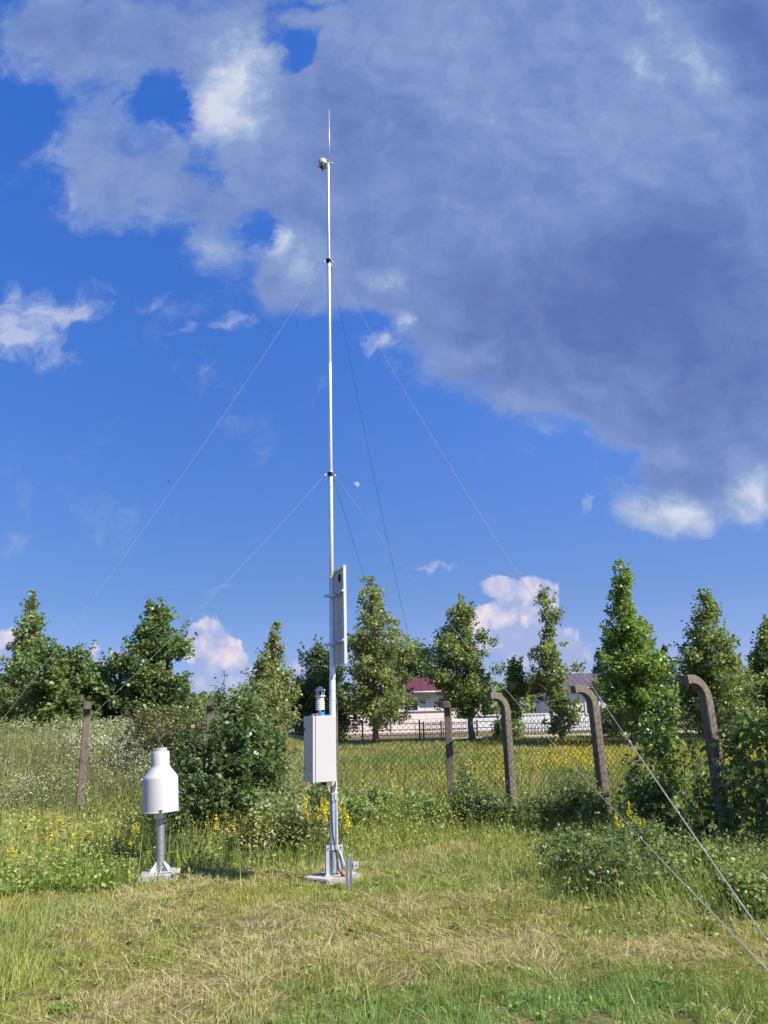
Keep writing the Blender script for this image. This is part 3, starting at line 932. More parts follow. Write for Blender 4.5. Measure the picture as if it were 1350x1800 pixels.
house('house', 'long cream house with dark red sheet roof behind the trees', 700, 845, 1217, 1194, 60, 6, M['wall_cream'], M['roof_red'], [-2.2])
house('house', 'pale house with brown roof behind the thin see-through tree', 972, 1150, 1210, 1186, 62, 8, M['white_wall'], M['roof_brown'], [-3.5, -1, 2])


def garden_wall(name, label, px0, px1, py_top, Y, mat, plinth=0.22, cap=True):
    x0, x1, zb, zt = face_box(px0, px1, py_top, Y, .25)
    cx = (x0 + x1) / 2
    root = thing(name, (cx, Y, zb), label, 'wall', 'garden walls before the houses')
    h = zt - zb; w_ = x1 - x0
    mb = MB(); mb.box((0, 0, plinth + .2 + (h - plinth - .2) / 2), (w_, .22, h - plinth - .2))
    n = max(2, int(w_ / 3))
    for k in range(n + 1):
        mb.box((-w_ / 2 + k * w_ / n, -.02, plinth + .2 + (h - plinth - .2) / 2), (.28, .30, h - plinth - .2 + .05))
    mb.build('wall_face', mat, root)
    mb = MB(); mb.box((0, -.01, (plinth + .2) / 2), (w_ + .02, .32, plinth + .2 - .004)); mb.build('plinth', M['plinth'], root)
    if cap:
        mb = MB(); mb.box((0, 0, h + .042), (w_ + .1, .36, .07)); mb.build('coping', M['white_wall'], root)
    return root


garden_wall('garden_wall', 'sunlit pinkish cream garden wall behind the tall airy tree', 590, 792, 1252, 52, M['wall_pink'])
garden_wall('garden_wall', 'white garden wall behind the round crowned tree', 796, 962, 1258, 52.5, M['white_wall'])
garden_wall('garden_wall', 'pale pink garden wall behind the second curved post', 1060, 1130, 1256, 50, M['wall_pink'])


def paling(label, px0, px1, py_top, Y):
    x0, x1, zb, zt = face_box(px0, px1, py_top, Y, .1)
    root = thing('paling_fence', ((x0 + x1) / 2, Y, zb), label, 'fence')
    h = zt - zb; w_ = x1 - x0; n = int(w_ / 0.2)
    mb = MB()
    for k in range(n):
        mb.box((-w_ / 2 + k * w_ / n, 0, h / 2 + .1), (.11, .03, h - .1))
    mb.build('pickets', M['white_wall'], root)
    for z in (.55, h - .3):
        mb = MB(); mb.box((0, .036, z), (w_, .04, .09)); mb.build('rail', M['white_wall'], root)


paling('white upright paling fence right of the round crowned tree', 893, 965, 1259, 50)


def iron_fence(label, px0, px1, py_top, Y, post_px, group='iron railings along the lane', name='iron_railing', cat='railing', bar=0.13, r=0.012):
    x0, x1, zb, zt = face_box(px0, px1, py_top, Y, .1)
    root = thing(name, ((x0 + x1) / 2, Y, zb), label, cat, group)
    h = zt - zb; w_ = x1 - x0; n = max(3, int(w_ / bar))
    bar0 = None
    for k in range(min(n, 99) + 1):
        if bar0 is None:
            bar0 = MB().tube([(0, 0, .3), (0, 0, h)], r, 4).build('bar', M['iron'], root)
            b_ = bar0
        else:
            b_ = bar0.copy(); COL.objects.link(b_)
        b_.location = (-w_ / 2 + k * w_ / n, 0, 0)
    for z in (.42, h - .1, h * .62):
        mb = MB(); mb.box((0, 0, z), (w_, .035, .04)); mb.build('rail', M['iron'], root)
    for p in post_px:
        x = P(p, py_top, Y).x - (x0 + x1) / 2
        mb = MB(); mb.box((x, 0, h / 2 + .05), (.09, .09, h + .1)); mb.build('post', M['iron'], root)


iron_fence('open iron railing with wide spaced bars before the pink wall', 632, 876, 1268, 46, [637, 657, 737], bar=1.6)
iron_fence('close barred iron gate right of the lone straight post', 877, 976 - 100 + 30, 1268, 46, [878, 905], name='iron_gate', cat='gate')
iron_fence('close barred iron railing before the white garden wall', 740, 838, 1270, 46.5, [744, 775, 838])
iron_fence('close barred iron railing before the white palings', 908, 1130, 1266, 46, [910, 1000, 1060, 1128])

# lane behind the meadow with its kerb
def strip(name, label, y0, y1, dz, mat):
    xs = np.arange(-40, 40.1, 1.0)
    a = np.stack([xs, np.full_like(xs, y0), terrain(xs, np.full_like(xs, y0)) + dz], 1)
    b = np.stack([xs, np.full_like(xs, y1), terrain(xs, np.full_like(xs, y1)) + dz], 1)
    lo = a - [0, 0, .2 + dz]
    V = np.concatenate([lo, a, b]); n = len(xs); i = np.arange(n - 1)
    F = np.concatenate([np.stack([i + k * n, i + 1 + k * n, i + 1 + (k + 1) * n, i + (k + 1) * n], 1) for k in (0, 1)])
    tag(np_mesh(name, V, F, mat), label, 'path', kind='structure')


strip('path', 'pale kerbed path at the far side of the meadow', 44.2, 45.0, 0.10, M['kerb'])

# ------------------------------------------------------------------ concrete posts and chain link
POST_W, POST_D = 0.138, 0.165


def post_mesh():
    H = 2.02; rad = 0.30
    path = [(0, -0.3), (0, 0.6), (0, 1.3), (0, H)]
    for k in range(1, 9):
        a = math.pi / 2 * k / 8
        path.append((rad - rad * math.cos(a), H + rad * math.sin(a)))
    path.append((rad + 0.10, H + rad - 0.01))
    mb = MB(); bm = mb.bm
    rings = []
    for i, (x, z) in enumerate(path):
        a = path[max(i - 1, 0)]; b = path[min(i + 1, len(path) - 1)]
        t = Vector((b[0] - a[0], 0, b[1] - a[1])).normalized()
        nrm = Vector((t.z, 0, -t.x))
        tap = 1.0 - 0.22 * min(i / 8, 1)
        hd, hw, c = POST_D / 2 * tap, POST_W / 2 * (1.05 - 0.1 * min(i / 8, 1)), 0.012
        ring = []
        for (u, v) in ((-hd + c, -hw), (hd - c, -hw), (hd, -hw + c), (hd, hw - c), (hd - c, hw), (-hd + c, hw), (-hd, hw - c), (-hd, -hw + c)):
            ring.append(bm.verts.new(Vector((x, 0, z)) + nrm * u + Vector((0, v, 0))))
        rings.append(ring)
    for a, b in zip(rings, rings[1:]):
        for k in range(8):
            bm.faces.new((a[k], a[(k + 1) % 8], b[(k + 1) % 8], b[k]))
    bm.faces.new(rings[0][::-1]); bm.faces.new(rings[-1])
    bmesh.ops.recalc_face_normals(bm, faces=bm.faces)
    me = bpy.data.meshes.new('post'); bm.to_mesh(me); bm.free()
    return me


POST_ME = post_mesh()
POST_ME.materials.append(M['concrete_post'])
# positions (from the photograph's own distances), direction of the overhang, lean
def gpos(px, Y):
    return P(px, 1400, Y).x


post6 = (gpos(1268, 11.4), 11.4); post5 = (gpos(1063, 13.5), 13.5); post4 = (gpos(899, 15.5), 15.5); post3 = (gpos(794, 16.0), 16.0)
post2 = (gpos(364, 16.9), 16.9); post1 = (gpos(142, 15.6), 15.6); post7 = (post6[0] * 2 - post5[0], 9.2)
POSTS_R = [(post7, 0), (post6, 1), (post5, 2), (post4, 3)]
POSTS_L = [(post3, 4), ((-1.15, 16.5), 5), (post2, 6), (post1, 7), ((post1[0] - 2.6, 14.9), 8)]


def add_post(root, xy, ang, lab=None, lean=(0, 0), dz=0.0, sc=1.0):
    o = bpy.data.objects.new('post', POST_ME)
    COL.objects.link(o)
    o.parent = root
    o.location = Vector((xy[0], xy[1], tz(*xy) + dz)) - root.location
    o.rotation_euler = (lean[0], lean[1], ang)
    o.scale = (1, 1, sc)
    if lab: o['label'] = lab
    # wire tie bolt near the bend
    for q in ((0.05, 2.18), (0.17, 2.28)):
        mb = MB(); mb.lathe([(0.001, -.004), (.022, -.004), (.022, .004), (.001, .004)], (q[0], q[1], POST_W / 2 + .001), 10)
        bo = mb.build('bolt', M['galv'], o)
        bo.rotation_euler = (R(90), 0, 0)
    return o


def chain_bay(root, a, b, h, cell=0.115, r=0.0036, top0=None):
    a, b = Vector((*a, tz(*a))), Vector((*b, tz(*b)))
    L = (b - a).length
    ux = (b - a) / L
    nrm = ux.cross(Vector((0, 0, 1))).normalized()
    segs = []
    n = int((L + h) / cell)
    for k in range(-int(h / cell) - 1, int(L / cell) + 1):
        s0 = k * cell
        # rising diagonal
        for sgn in (1, -1):
            p0, p1 = ((s0, 0), (s0 + h, h)) if sgn > 0 else ((s0 + h, 0), (s0, h))
            (xa, za), (xb, zb) = p0, p1
            # clip to 0..L
            def at(t): return xa + (xb - xa) * t, za + (zb - za) * t
            t0, t1 = 0.0, 1.0
            for lim, isl in ((0, True), (L, False)):
                da, db = xa - lim, xb - lim
                ia, ib = (da >= 0, db >= 0) if isl else (da <= 0, db <= 0)
                if not ia and not ib: t0, t1 = 1, 0; break
                if ia != ib:
                    t = da / (da - db)
                    if not ia: t0 = max(t0, t)
                    else: t1 = min(t1, t)
            if t1 - t0 > 0.02:
                segs.append((at(t0), at(t1), sgn))
    V, F = [], []
    for (pa, pb, sgn) in segs:
        p = a + ux * pa[0] + Vector((0, 0, pa[1] + .03)) + nrm * (0.003 * sgn)
        q = a + ux * pb[0] + Vector((0, 0, pb[1] + .03)) + nrm * (0.003 * sgn)
        t = (q - p).normalized(); v = t.cross(nrm)
        i = len(V)
        for c in (p, q):
            for k in range(3):
                an = 2 * math.pi * k / 3
                V.append(c + (nrm * math.cos(an) + v * math.sin(an)) * r)
        for k in range(3):
            F.append((i + k, i + (k + 1) % 3, i + 3 + (k + 1) % 3, i + 3 + k))
    # tension wires
    for z in (0.05, h * .5, h + .03):
        p, q = a + Vector((0, 0, z + .03)), b + Vector((0, 0, z + .03))
        v = Vector((0, 0, 1)); i = len(V)
        for c in (p, q):
            for k in range(3):
                an = 2 * math.pi * k / 3
                V.append(c + (nrm * math.cos(an) + v * math.sin(an)) * .003)
        for k in range(3):
            F.append((i + k, i + (k + 1) % 3, i + 3 + (k + 1) % 3, i + 3 + k))
    return np_mesh('wire_mesh', np.array([tuple(x) for x in V]), F, M['mesh_wire'], parent=root, origin=tuple(root.location))


dirR = Vector((post6[0] - post4[0], post6[1] - post4[1], 0)).normalized()
inR = Vector((dirR.y, -dirR.x, 0))
if inR.x > 0: inR = -inR
angR = math.atan2(inR.y, inR.x)
angL = R(-88)
fr = thing('chain_link_fence', (post6[0], post6[1], tz(*post6)), 'chain link fence on curved concrete posts along the right side', 'fence', 'chain link fences round the station')
fl = thing('chain_link_fence', (post3[0], post3[1], tz(*post3)), 'chain link fence on concrete posts across the back and left', 'fence', 'chain link fences round the station')
for (xy, k) in POSTS_R:
    add_post(fr, xy, angR + R([0, 2, -3, 3][k]), ['', 'largest curved post, lower half in vine shade', 'curved post behind the guy rope', 'curved post with white bolt on its bend'][k] or None, (R([0, .5, .8, .6][k]), R([0, .6, .6, -.6][k])))
for (xy, k) in POSTS_L:
    add_post(fl, xy, R({4: -97, 5: -88, 6: -77, 7: -69, 8: -66}[k]), {4: 'lone straight looking post with its bend facing us', 7: 'leaning post in the weeds at left', 6: 'post half hidden by the dark bush'}.get(k), (0, R({7: 1.4}.get(k, 0))), sc={4: .94}.get(k, 1.0), dz={7: .0, 6: -.05}.get(k, 0))
for (a, b) in ((post7, post6), (post6, post5), (post5, post4), (post4, post3)):
    chain_bay(fr, a, b, 1.85)
pl = [p for p, _ in POSTS_L]
for a, b in zip(pl, pl[1:]):
    chain_bay(fl, a, b, 1.85, r=.0036 if a[0] > 0 else .0018)


# ------------------------------------------------------------------ vines on the right fence
def onfence(px, py, off=0.0):
    d = ray(px, py)
    a = Vector((*post6, 0)) + inR * off
    n = Vector((inR.x, inR.y, 0))
    o = Vector((0, 0, EYE))
    t = (a - o).dot(n) / d.dot(n)
    return o + d * t


def vine(label, cols, seed, n, greens, leaf=0.085):
    rng = np.random.default_rng(seed)
    C = []
    mb = MB()
    org = onfence((cols[0][0] + cols[0][1]) / 2, cols[0][3])
    org = Vector((org.x, org.y, tz(org.x, org.y)))
    root = thing('climbing_vine', org, label, 'vine', 'vines climbing the right fence')
    tot = sum((c[1] - c[0]) * (c[3] - c[2]) * c[4] for c in cols)
    for (a, b, t, bt, dn) in cols:
        k = int(n * (b - a) * (bt - t) * dn / tot)
        nc = max(6, k // 14)
        cu = rng.random(nc); cv = rng.random(nc)
        own = rng.integers(0, nc, k)
        cpos = []
        for i in range(nc):
            w_ = 1 - 0.35 * math.sin(cv[i] * 5 + a)
            q = onfence(a + (b - a) * (0.5 + (cu[i] - .5) * w_), t + (bt - t) * cv[i], rng.uniform(-.08, .10))
            cpos.append(tuple(q))
        cpos = np.array(cpos)
        L = cpos[own] + rng.normal(0, .075, (k, 3)); C.append(L)
        for i in range(5):
            x = a + (b - a) * rng.random()
            p = onfence(x, bt, .02); q = onfence(x + rng.normal(0, 4), t + (bt - t) * rng.random() * .3, .02)
            p.z = min(p.z, tz(p.x, p.y))
            m_ = p.lerp(q, .5) + Vector((rng.normal(0, .05), 0, 0))
            mb.tube([p - org, m_ - org, q - org], [.008, .006, .003], 5, cap=False)
    mb.build('stems', M['bark'], root)
    C = np.concatenate(C)
    T = tints(rng, len(C), greens, .22)
    V, F, T = leaf_arrays(rng, C, leaf * rng.uniform(.6, 1.3, len(C)), T, .42, droop=.5, up=.1)
    np_mesh('foliage', V, F, M['leaf'], T, root, origin=tuple(org))


vine('dark vine column hanging on the mesh behind the upper guy rope', [(1122, 1160, 1262, 1460, 1.0), (1105, 1180, 1380, 1470, 1.2)], 91, 1500, GREENS['bright'] + GREENS['dark'])
vine('bright topped narrow vine column between the two curved posts', [(1162, 1188, 1225, 1460, 1.0), (1190, 1255, 1400, 1480, 1.0), (1195, 1258, 1300, 1400, .28), (1088, 1130, 1330, 1440, .35)], 92, 2100, GREENS['bright'] + GREENS['dark'])
vine('dense vine curtain covering the mesh right of the largest curved post', [(1288, 1345, 1262, 1490, 1.0), (1345, 1430, 1255, 1500, 1.0), (1262, 1290, 1280, 1480, .6)], 93, 3900, GREENS['dark'] + GREENS['bright'] + GREENS['mid'])

# ------------------------------------------------------------------ rain gauge
def gz_on(px, py, Y):
    return P(px, py, Y).z


GPOS = G(281, 1541)
GX, GY = GPOS.x, GPOS.y
gz0 = tz(GX, GY)


def build_gauge():
    # concrete footing
    pad = MB()
    pad.box((0, 0, 0.0), (0.48, 0.48, 0.20), bevel=0.012)
    po = pad.build('concrete_footing', M['concrete'])
    po.location = (GX, GY, gz0 - 0.03); po.rotation_euler = (0, 0, R(9))
    tag(po, 'low square concrete footing under the white rain gauge', 'footing')
    zt = gz0 + 0.07
    root = thing('rain_gauge', (GX, GY, zt), 'white bottle shaped rain gauge on a short zinc pole', 'rain gauge')
    root.rotation_euler = (0, R(-3.0), 0)
    z = lambda py: P(281, py, GY).z - zt
    zb, zs, zn, zk, zr = z(1427), z(1366), z(1348), z(1321), z(1315)
    mb = MB()
    mb.lathe([(0.16, zb + .02), (.233, zb + .02), (.235, zb), (.239, zb), (.2395, zb + .012), (.2355, zb + .016), (.230, zs - .02), (.227, zs), (.215, zs + .02),
              (.134, zn - .012), (.122, zn + .012), (.120, zn + .03), (.119, zk - .012), (.114, zk), (.1, zk + .004)], n=56)
    hb = mb.build('housing', M['white_paint'], root, 40)
    mb = MB()
    mb.lathe([(.086, zk - .01), (.090, zk + .002), (.090, zr), (.085, zr + .004), (.078, zr), (.078, zk - .05)], n=48, cap=False)
    mb.build('orifice_ring', M['alu'], root, 40)
    # latches
    for ang in (R(205), R(75)):
        mb = MB()
        Mx = Matrix.Rotation(ang, 3, 'Z')
        mb.box(Mx @ Vector((.233, 0, zs - .012)), (.035, .06, .03), M=Mx, bevel=.004)
        mb.box(Mx @ Vector((.247, 0, zs - .035)), (.012, .035, .035), M=Mx)
        mb.build('latch', M['galv'], root)
    mb = MB(); Mx = Matrix.Rotation(R(-72), 3, 'Z')
    mb.box(Mx @ Vector((.239, 0, zb + .022)), (.014, .02, .03), M=Mx)
    mb.box(Mx @ Vector((.242, 0, zb + .03)), (.01, .045, .008), M=Mx)
    mb.build('lock', M['dark'], root)
    # pole with collar
    mb = MB()
    mb.tube([(0, 0, .012), (0, 0, zb + .02)], .0575, 28)
    mb.build('pole', M['galv_pole'], root, 40)
    mb = MB()
    mb.lathe([(.058, zb - .075), (.073, zb - .075), (.073, zb - .01), (.15, zb + .004), (.15, zb + .02)], n=32, smooth=False)
    mb.build('collar', M['galv'], root)
    # base plate with triangular gussets and nuts
    mb = MB(); mb.box((0, 0, .006), (.34, .34, .012), rz=R(8), bevel=.002)
    pl_ = mb.build('base_plate', M['zinc_paint'], root)
    for k in range(4):
        a = R(45 + 8 + 90 * k)
        mb = MB()
        u = Vector((math.cos(a), math.sin(a), 0)); v = Vector((-u.y, u.x, 0)) * .005
        tri = [u * .056 + Vector((0, 0, .0125)), u * .165 + Vector((0, 0, .0125)), u * .165 + Vector((0, 0, .025)), u * .056 + Vector((0, 0, .13))]
        A = [mb.bm.verts.new(p + v) for p in tri]; B = [mb.bm.verts.new(p - v) for p in tri]
        for i in range(4): mb.bm.faces.new((A[i], A[(i + 1) % 4], B[(i + 1) % 4], B[i]))
        mb.bm.faces.new(A); mb.bm.faces.new(B[::-1])
        mb.build('gusset', M['zinc_paint'], root)
        b = R(8 + 90 * k)
        mb = MB(); mb.lathe([(.011, .0123), (.011, .026), (.006, .027), (.006, .045)], (math.cos(b) * .13, math.sin(b) * .13, 0), 6, smooth=False); mb.build('nut', M['galv'], root)


build_gauge()

# ------------------------------------------------------------------ mast
MP = G(587, 1546)
MX, MY = MP.x, MP.y
mz0 = tz(MX, MY)


def mz(py):
    return P(580, py, MY).z - mz0


TH = R(22)
EDIR = Vector((math.sin(TH), -math.cos(TH), 0))          # along door / panel, towards us
NDIR = Vector((math.cos(TH), math.sin(TH), 0))           # panel front, away to the right


def build_mast():
    # slab
    mb = MB()
    c = [(-.38, -.08), (-.05, -.30), (.30, -.14), (.34, .05), (.20, .30), (-.16, .28)]
    mb.prism(c, -0.12, 0.055)
    bmesh.ops.bevel(mb.bm, geom=[e for e in mb.bm.edges], offset=.012, segments=2, affect='EDGES')
    o = mb.build('concrete_slab', M['concrete'])
    o.location = (MX, MY, mz0)
    tag(o, 'broken edged concrete slab carrying the foot of the mast', 'slab')
    root = thing('weather_mast', (MX, MY, mz0 + .055), 'tall slim silver telescopic mast held by guy ropes', 'mast')
    dz = -.055
    secs = [(.02, mz(1410), .045), (mz(1410), mz(1195), .040), (mz(1195), mz(1018), .0345), (mz(1018), mz(832), .0290), (mz(832), mz(640), .0260), (mz(640), mz(460), .0232), (mz(460), mz(288), .0205)]
    for i, (a, b, r) in enumerate(secs):
        mb = MB()
        a2 = a + dz if i else .03
        mb.lathe([(r * .9, a2 - .004), (r, a2), (r, b + dz - .006), (r * .92, b + dz)], n=28)
        s_ = mb.build('mast_section', M['galv'] if i < 1 else M['mast_metal'], root, 40)
        if i:
            mb = MB()
            mb.lathe([(r * 1.0, a2 + .002), (secs[i - 1][2] * 1.10, a2 + .004), (secs[i - 1][2] * 1.10, a2 + .028), (r * 1.0, a2 + .03)], n=24)
            mb.build('joint_ring', M['galv'] if i < 3 else M['mast_metal'], root, 40)
    # ties round the mast
    for py in (1445, 1425, 1470, 1480, 1215, 1232, 1140, 1060, 1004, 908, 858, 722):
        z = mz(py) + dz
        r = [s for s in secs if s[0] + dz - .01 <= z][-1][2]
        mb = MB(); mb.lathe([(r + .0005, z), (r + .0028, z + .001), (r + .0028, z + .007), (r + .0005, z + .008)], n=18, cap=False)
        mb.build('cable_tie', M['white_plastic'] if py > 1300 else M['galv'], root)
    # guy collars
    for py, r in ((458, .0232), (832, .0290)):
        z = mz(py) + dz
        mb = MB()
        mb.lathe([(r, z - .006), (.058, z - .006), (.058, z + .004), (r, z + .004)], n=24, smooth=False)
        mb.lathe([(r + .001, z - .05), (r + .009, z - .045), (r + .009, z - .006)], n=18, cap=False)
        mb.build('guy_collar', M['dark'], root, 30)
    # top plate and lightning rod
    zt = mz(288) + dz
    mb = MB(); mb.box((-.035, 0, zt + .007), (.20, .045, .014), rz=R(-4), bevel=.002); mb.build('top_plate', M['alu'], root)
    mb = MB(); mb.tube([(.022, 0, zt + .014), (.022, 0, mz(240) + dz), (.022, 0, mz(193) + dz)], [.0075, .0068, .0055], 10)
    mb.build('lightning_rod', M['alu'], root)
    # foot : two angle irons with head plate, hinge and base plate
    W2 = .085
    for sx in (-1, 1):
        mb = MB()
        mb.box((sx * (W2 - .008), -.055, .175), (.054, .006, .345))
        mb.box((sx * (W2 + .0165), .0, .175), (.006, .104, .345))
        b = mb.build('foot_angle', M['zinc_paint'], root)
    mb = MB(); mb.box((0, -.0615, .318), (.205, .006, .055), bevel=.001); mb.build('head_plate', M['zinc_paint'], root)
    for sx in (-1, 1):
        mb = MB(); mb.lathe([(.009, 0), (.009, .009), (.004, .01)], n=6, smooth=False)
        b = mb.build('bolt', M['dark'], root); b.rotation_euler = (R(90), 0, 0); b.location = (sx * .075, -.0647, .318)
    mb = MB(); mb.lathe([(.008, 0), (.008, .008)], n=6, smooth=False); b = mb.build('bolt', M['galv'], root); b.rotation_euler = (R(90), 0, 0); b.location = (.0, -.045, .12)
    mb = MB(); mb.box((0, 0, .006), (.25, .16, .010), bevel=.001); mb.build('base_plate', M['zinc_paint'], root)
    root.rotation_euler = (0, 0, R(14))
    return root, zt


mast, zt = build_mast()

# stake made of two aluminium channels by the foot
def build_stake():
    p = G(613, 1566)
    g = tz(p.x, p.y)
    root = thing('aluminium_stake', (p.x, p.y, g), 'pair of short aluminium channel stakes standing before the mast foot', 'stake')
    for dx, h in ((-.024, .35), (.020, .385)):
        mb = MB()
        mb.box((dx, 0, h / 2 - .05), (.034, .003, h + .1))
        mb.box((dx - .0155, -.0155, h / 2 - .05), (.003, .028, h + .1))
        mb.box((dx + .0155, -.0155, h / 2 - .05), (.003, .028, h + .1))
        mb.build('channel', M['alu'], root)
    mb = MB(); mb.box((.085, .04, .26), (.075, .006, .07), bevel=.001); mb.box((.06, .02, .26), (.006, .05, .06)); mb.build('bracket_plate', M['zinc_paint'], root)
    mb = MB()
    for sx in (.07, .10):
        mb.tube([(sx, .035, .255), (sx, .031, .255)], .008, 8)
    mb.build('bolts', M['dark'], root)
    root.rotation_euler = (0, 0, R(12))


build_stake()


# ------------------------------------------------------------------ cabinet
def build_cabinet():
    W_, D_ = .40, .30
    zt_, zb_ = P(552, 1259, MY - .2).z, P(552, 1374, MY - .2).z
    H_ = zt_ - zb_
    back = Vector((MX, MY, 0)) - NDIR * .062           # centre of the back of the cabinet
    ctr = back - NDIR * (D_ / 2) + EDIR * .13
    root = thing('control_cabinet', (ctr.x, ctr.y, zb_), 'white rectangular steel control cabinet clamped to the mast', 'cabinet')
    # local x = EDIR, local y = NDIR
    root.rotation_euler = (0, 0, math.atan2(EDIR.y, EDIR.x))
    dt = .028
    mb = MB(); mb.box((0, dt / 2 + .004, H_ / 2), (W_ - .004, D_ - dt - .008, H_ - .004), bevel=.005); mb.build('body', M['white_box'], root)
    mb = MB(); mb.box((0, -D_ / 2 + dt / 2, H_ / 2), (W_, dt, H_), bevel=.004); d = mb.build('door', M['white_box'], root)
    mb = MB(); mb.box((0, -D_ / 2 + dt + .003, H_ / 2), (W_ - .016, .008, H_ - .016)); mb.build('seal', M['seal'], root)
    for z in (H_ * .8, H_ * .2):
        mb = MB(); mb.box((-W_ / 2 + .035, -D_ / 2 - .004, z), (.026, .01, .034), bevel=.003); mb.build('lock', M['black'], d)
    mb = MB(); mb.box((W_ / 2 - .075, -D_ / 2 - .0015, .075), (.10, .003, .09)); mb.build('plate', M['zinc_paint'], d)
    for z in (H_ * .15, H_ * .85):
        mb = MB(); mb.box((-.11, D_ / 2 + .008, z), (.17, .016, .04)); mb.box((-.13, D_ / 2 + .03, z), (.10, .03, .03)); mb.build('mounting_bracket', M['galv'], root)
    for k in range(3):
        mb = MB(); mb.lathe([(.014, -.045), (.017, -.04), (.017, -.015), (.02, -.014), (.02, .0)], (-.08 + .07 * k, .05, 0), 12); mb.build('cable_gland', M['dark'], root)
    return root, zt_, zb_, ctr


cabinet, CZT, CZB, CCTR = build_cabinet()


def lp(e, n, z):                       # local cabinet axes to world
    return CCTR + EDIR * e + NDIR * n + Vector((0, 0, z))


def small_things():
    # blue roll and red wire ends lying on the cabinet
    p = lp(.12, -.02, CZT + .001)
    root = thing('tape_roll', p, 'small bright blue tape roll lying on the cabinet', 'tape roll')
    mb = MB(); mb.lathe([(.022, 0), (.045, 0), (.045, .04), (.022, .04)], n=24, smooth=False)
    b = [f for f in mb.bm.faces if len(f.verts) > 4]
    bmesh.ops.delete(mb.bm, geom=b, context='FACES')
    vs = list(mb.bm.verts)
    for k in range(24):
        mb.bm.faces.new((vs[k], vs[(k + 1) % 24], vs[72 + (k + 1) % 24], vs[72 + k]))
    mb.build('tape', M['blue'], root, 30)
    p = lp(.10, -.085, CZT + .001)
    root = thing('pliers', p, 'small red handled pliers lying beside the blue roll', 'tool')
    mb = MB(); mb.tube([(-.05, -.012, .014), (-.015, -.02, .016), (.02, -.006, .012)], [.01, .012, .007], 8); mb.build('handle', M['red'], root)
    mb = MB(); mb.tube([(-.05, .018, .014), (-.015, .022, .016), (.02, .006, .012)], [.01, .012, .007], 8); mb.build('handle', M['red'], root)
    mb = MB(); mb.tube([(.02, 0, .012), (.04, 0, .012), (.07, 0, .01)], [.013, .012, .005], 8); mb.build('jaws', M['galv'], root)
    root.rotation_euler = (0, 0, R(150))


small_things()


# ------------------------------------------------------------------ radiation shield sensor by the mast
def build_shield():
    Yc = MY + .02
    base = P(563, 1262, Yc); z = lambda py: P(563, py, Yc).z - base.z
    root = thing('weather_sensor', base, 'white louvred weather sensor with pointed cap above the cabinet', 'weather sensor')
    r = .064
    mb = MB(); mb.tube([(0, 0, .0), (0, 0, z(1246))], .022, 16); mb.build('stand_tube', M['galv'], root, 40)
    mb = MB()
    mb.tube([(0, 0, .03), (.06, .01, .03), (MX - base.x - .035, MY - base.y, .03)], .012, 8); mb.build('arm', M['galv'], root)
    z0, z1, z2, z3, z4, z5 = z(1247), z(1234), z(1228), z(1223), z(1216), z(1208)
    for k in range(5):
        zz = z0 + (z1 - z0) * k / 4
        mb = MB(); mb.lathe([(.03, zz - .004), (.058, zz - .008), (.060, zz - .005), (.055, zz + .011), (.03, zz + .011)], n=32); mb.build('louvre', M['white_plastic'], root, 35)
    mb = MB(); mb.lathe([(.044, z1 + .006), (.050, z1 + .008), (.052, z2), (.054, z3 - .016), (.05, z3 - .014)], n=32); mb.build('body', M['white_plastic'], root, 35)
    for k in range(7):
        a = 2 * math.pi * k / 7 + .3
        Mx = Matrix.Rotation(a, 3, 'Z')
        mb = MB(); mb.box(Mx @ Vector((.053, 0, (z2 + z3) / 2 - .006)), (.006, .020, .006), M=Mx); mb.build('slot', M['black'], root)
    mb = MB(); mb.lathe([(.04, z3 - .017), (r + .004, z3 - .014), (r + .006, z3 - .004), (r, z3 + .004), (.04, z3 + .004)], n=32); mb.build('lower_disc', M['white_plastic'], root, 35)
    for k in range(6):
        a = 2 * math.pi * k / 6
        mb = MB(); mb.tube([(math.cos(a) * .05, math.sin(a) * .05, z3), (math.cos(a) * .05, math.sin(a) * .05, z4 + .02)], .0075, 8); mb.build('pillar', M['white_plastic'], root)
    zc = z4 + .018
    mb = MB(); mb.lathe([(.04, zc - .003), (r + .004, zc - .004), (r + .005, zc + .004), (.045, zc + .018), (.026, zc + .046), (.014, z5 + .008), (.004, z5 + .012)], n=32); mb.build('cap', M['white_plastic'], root, 35)


build_shield()


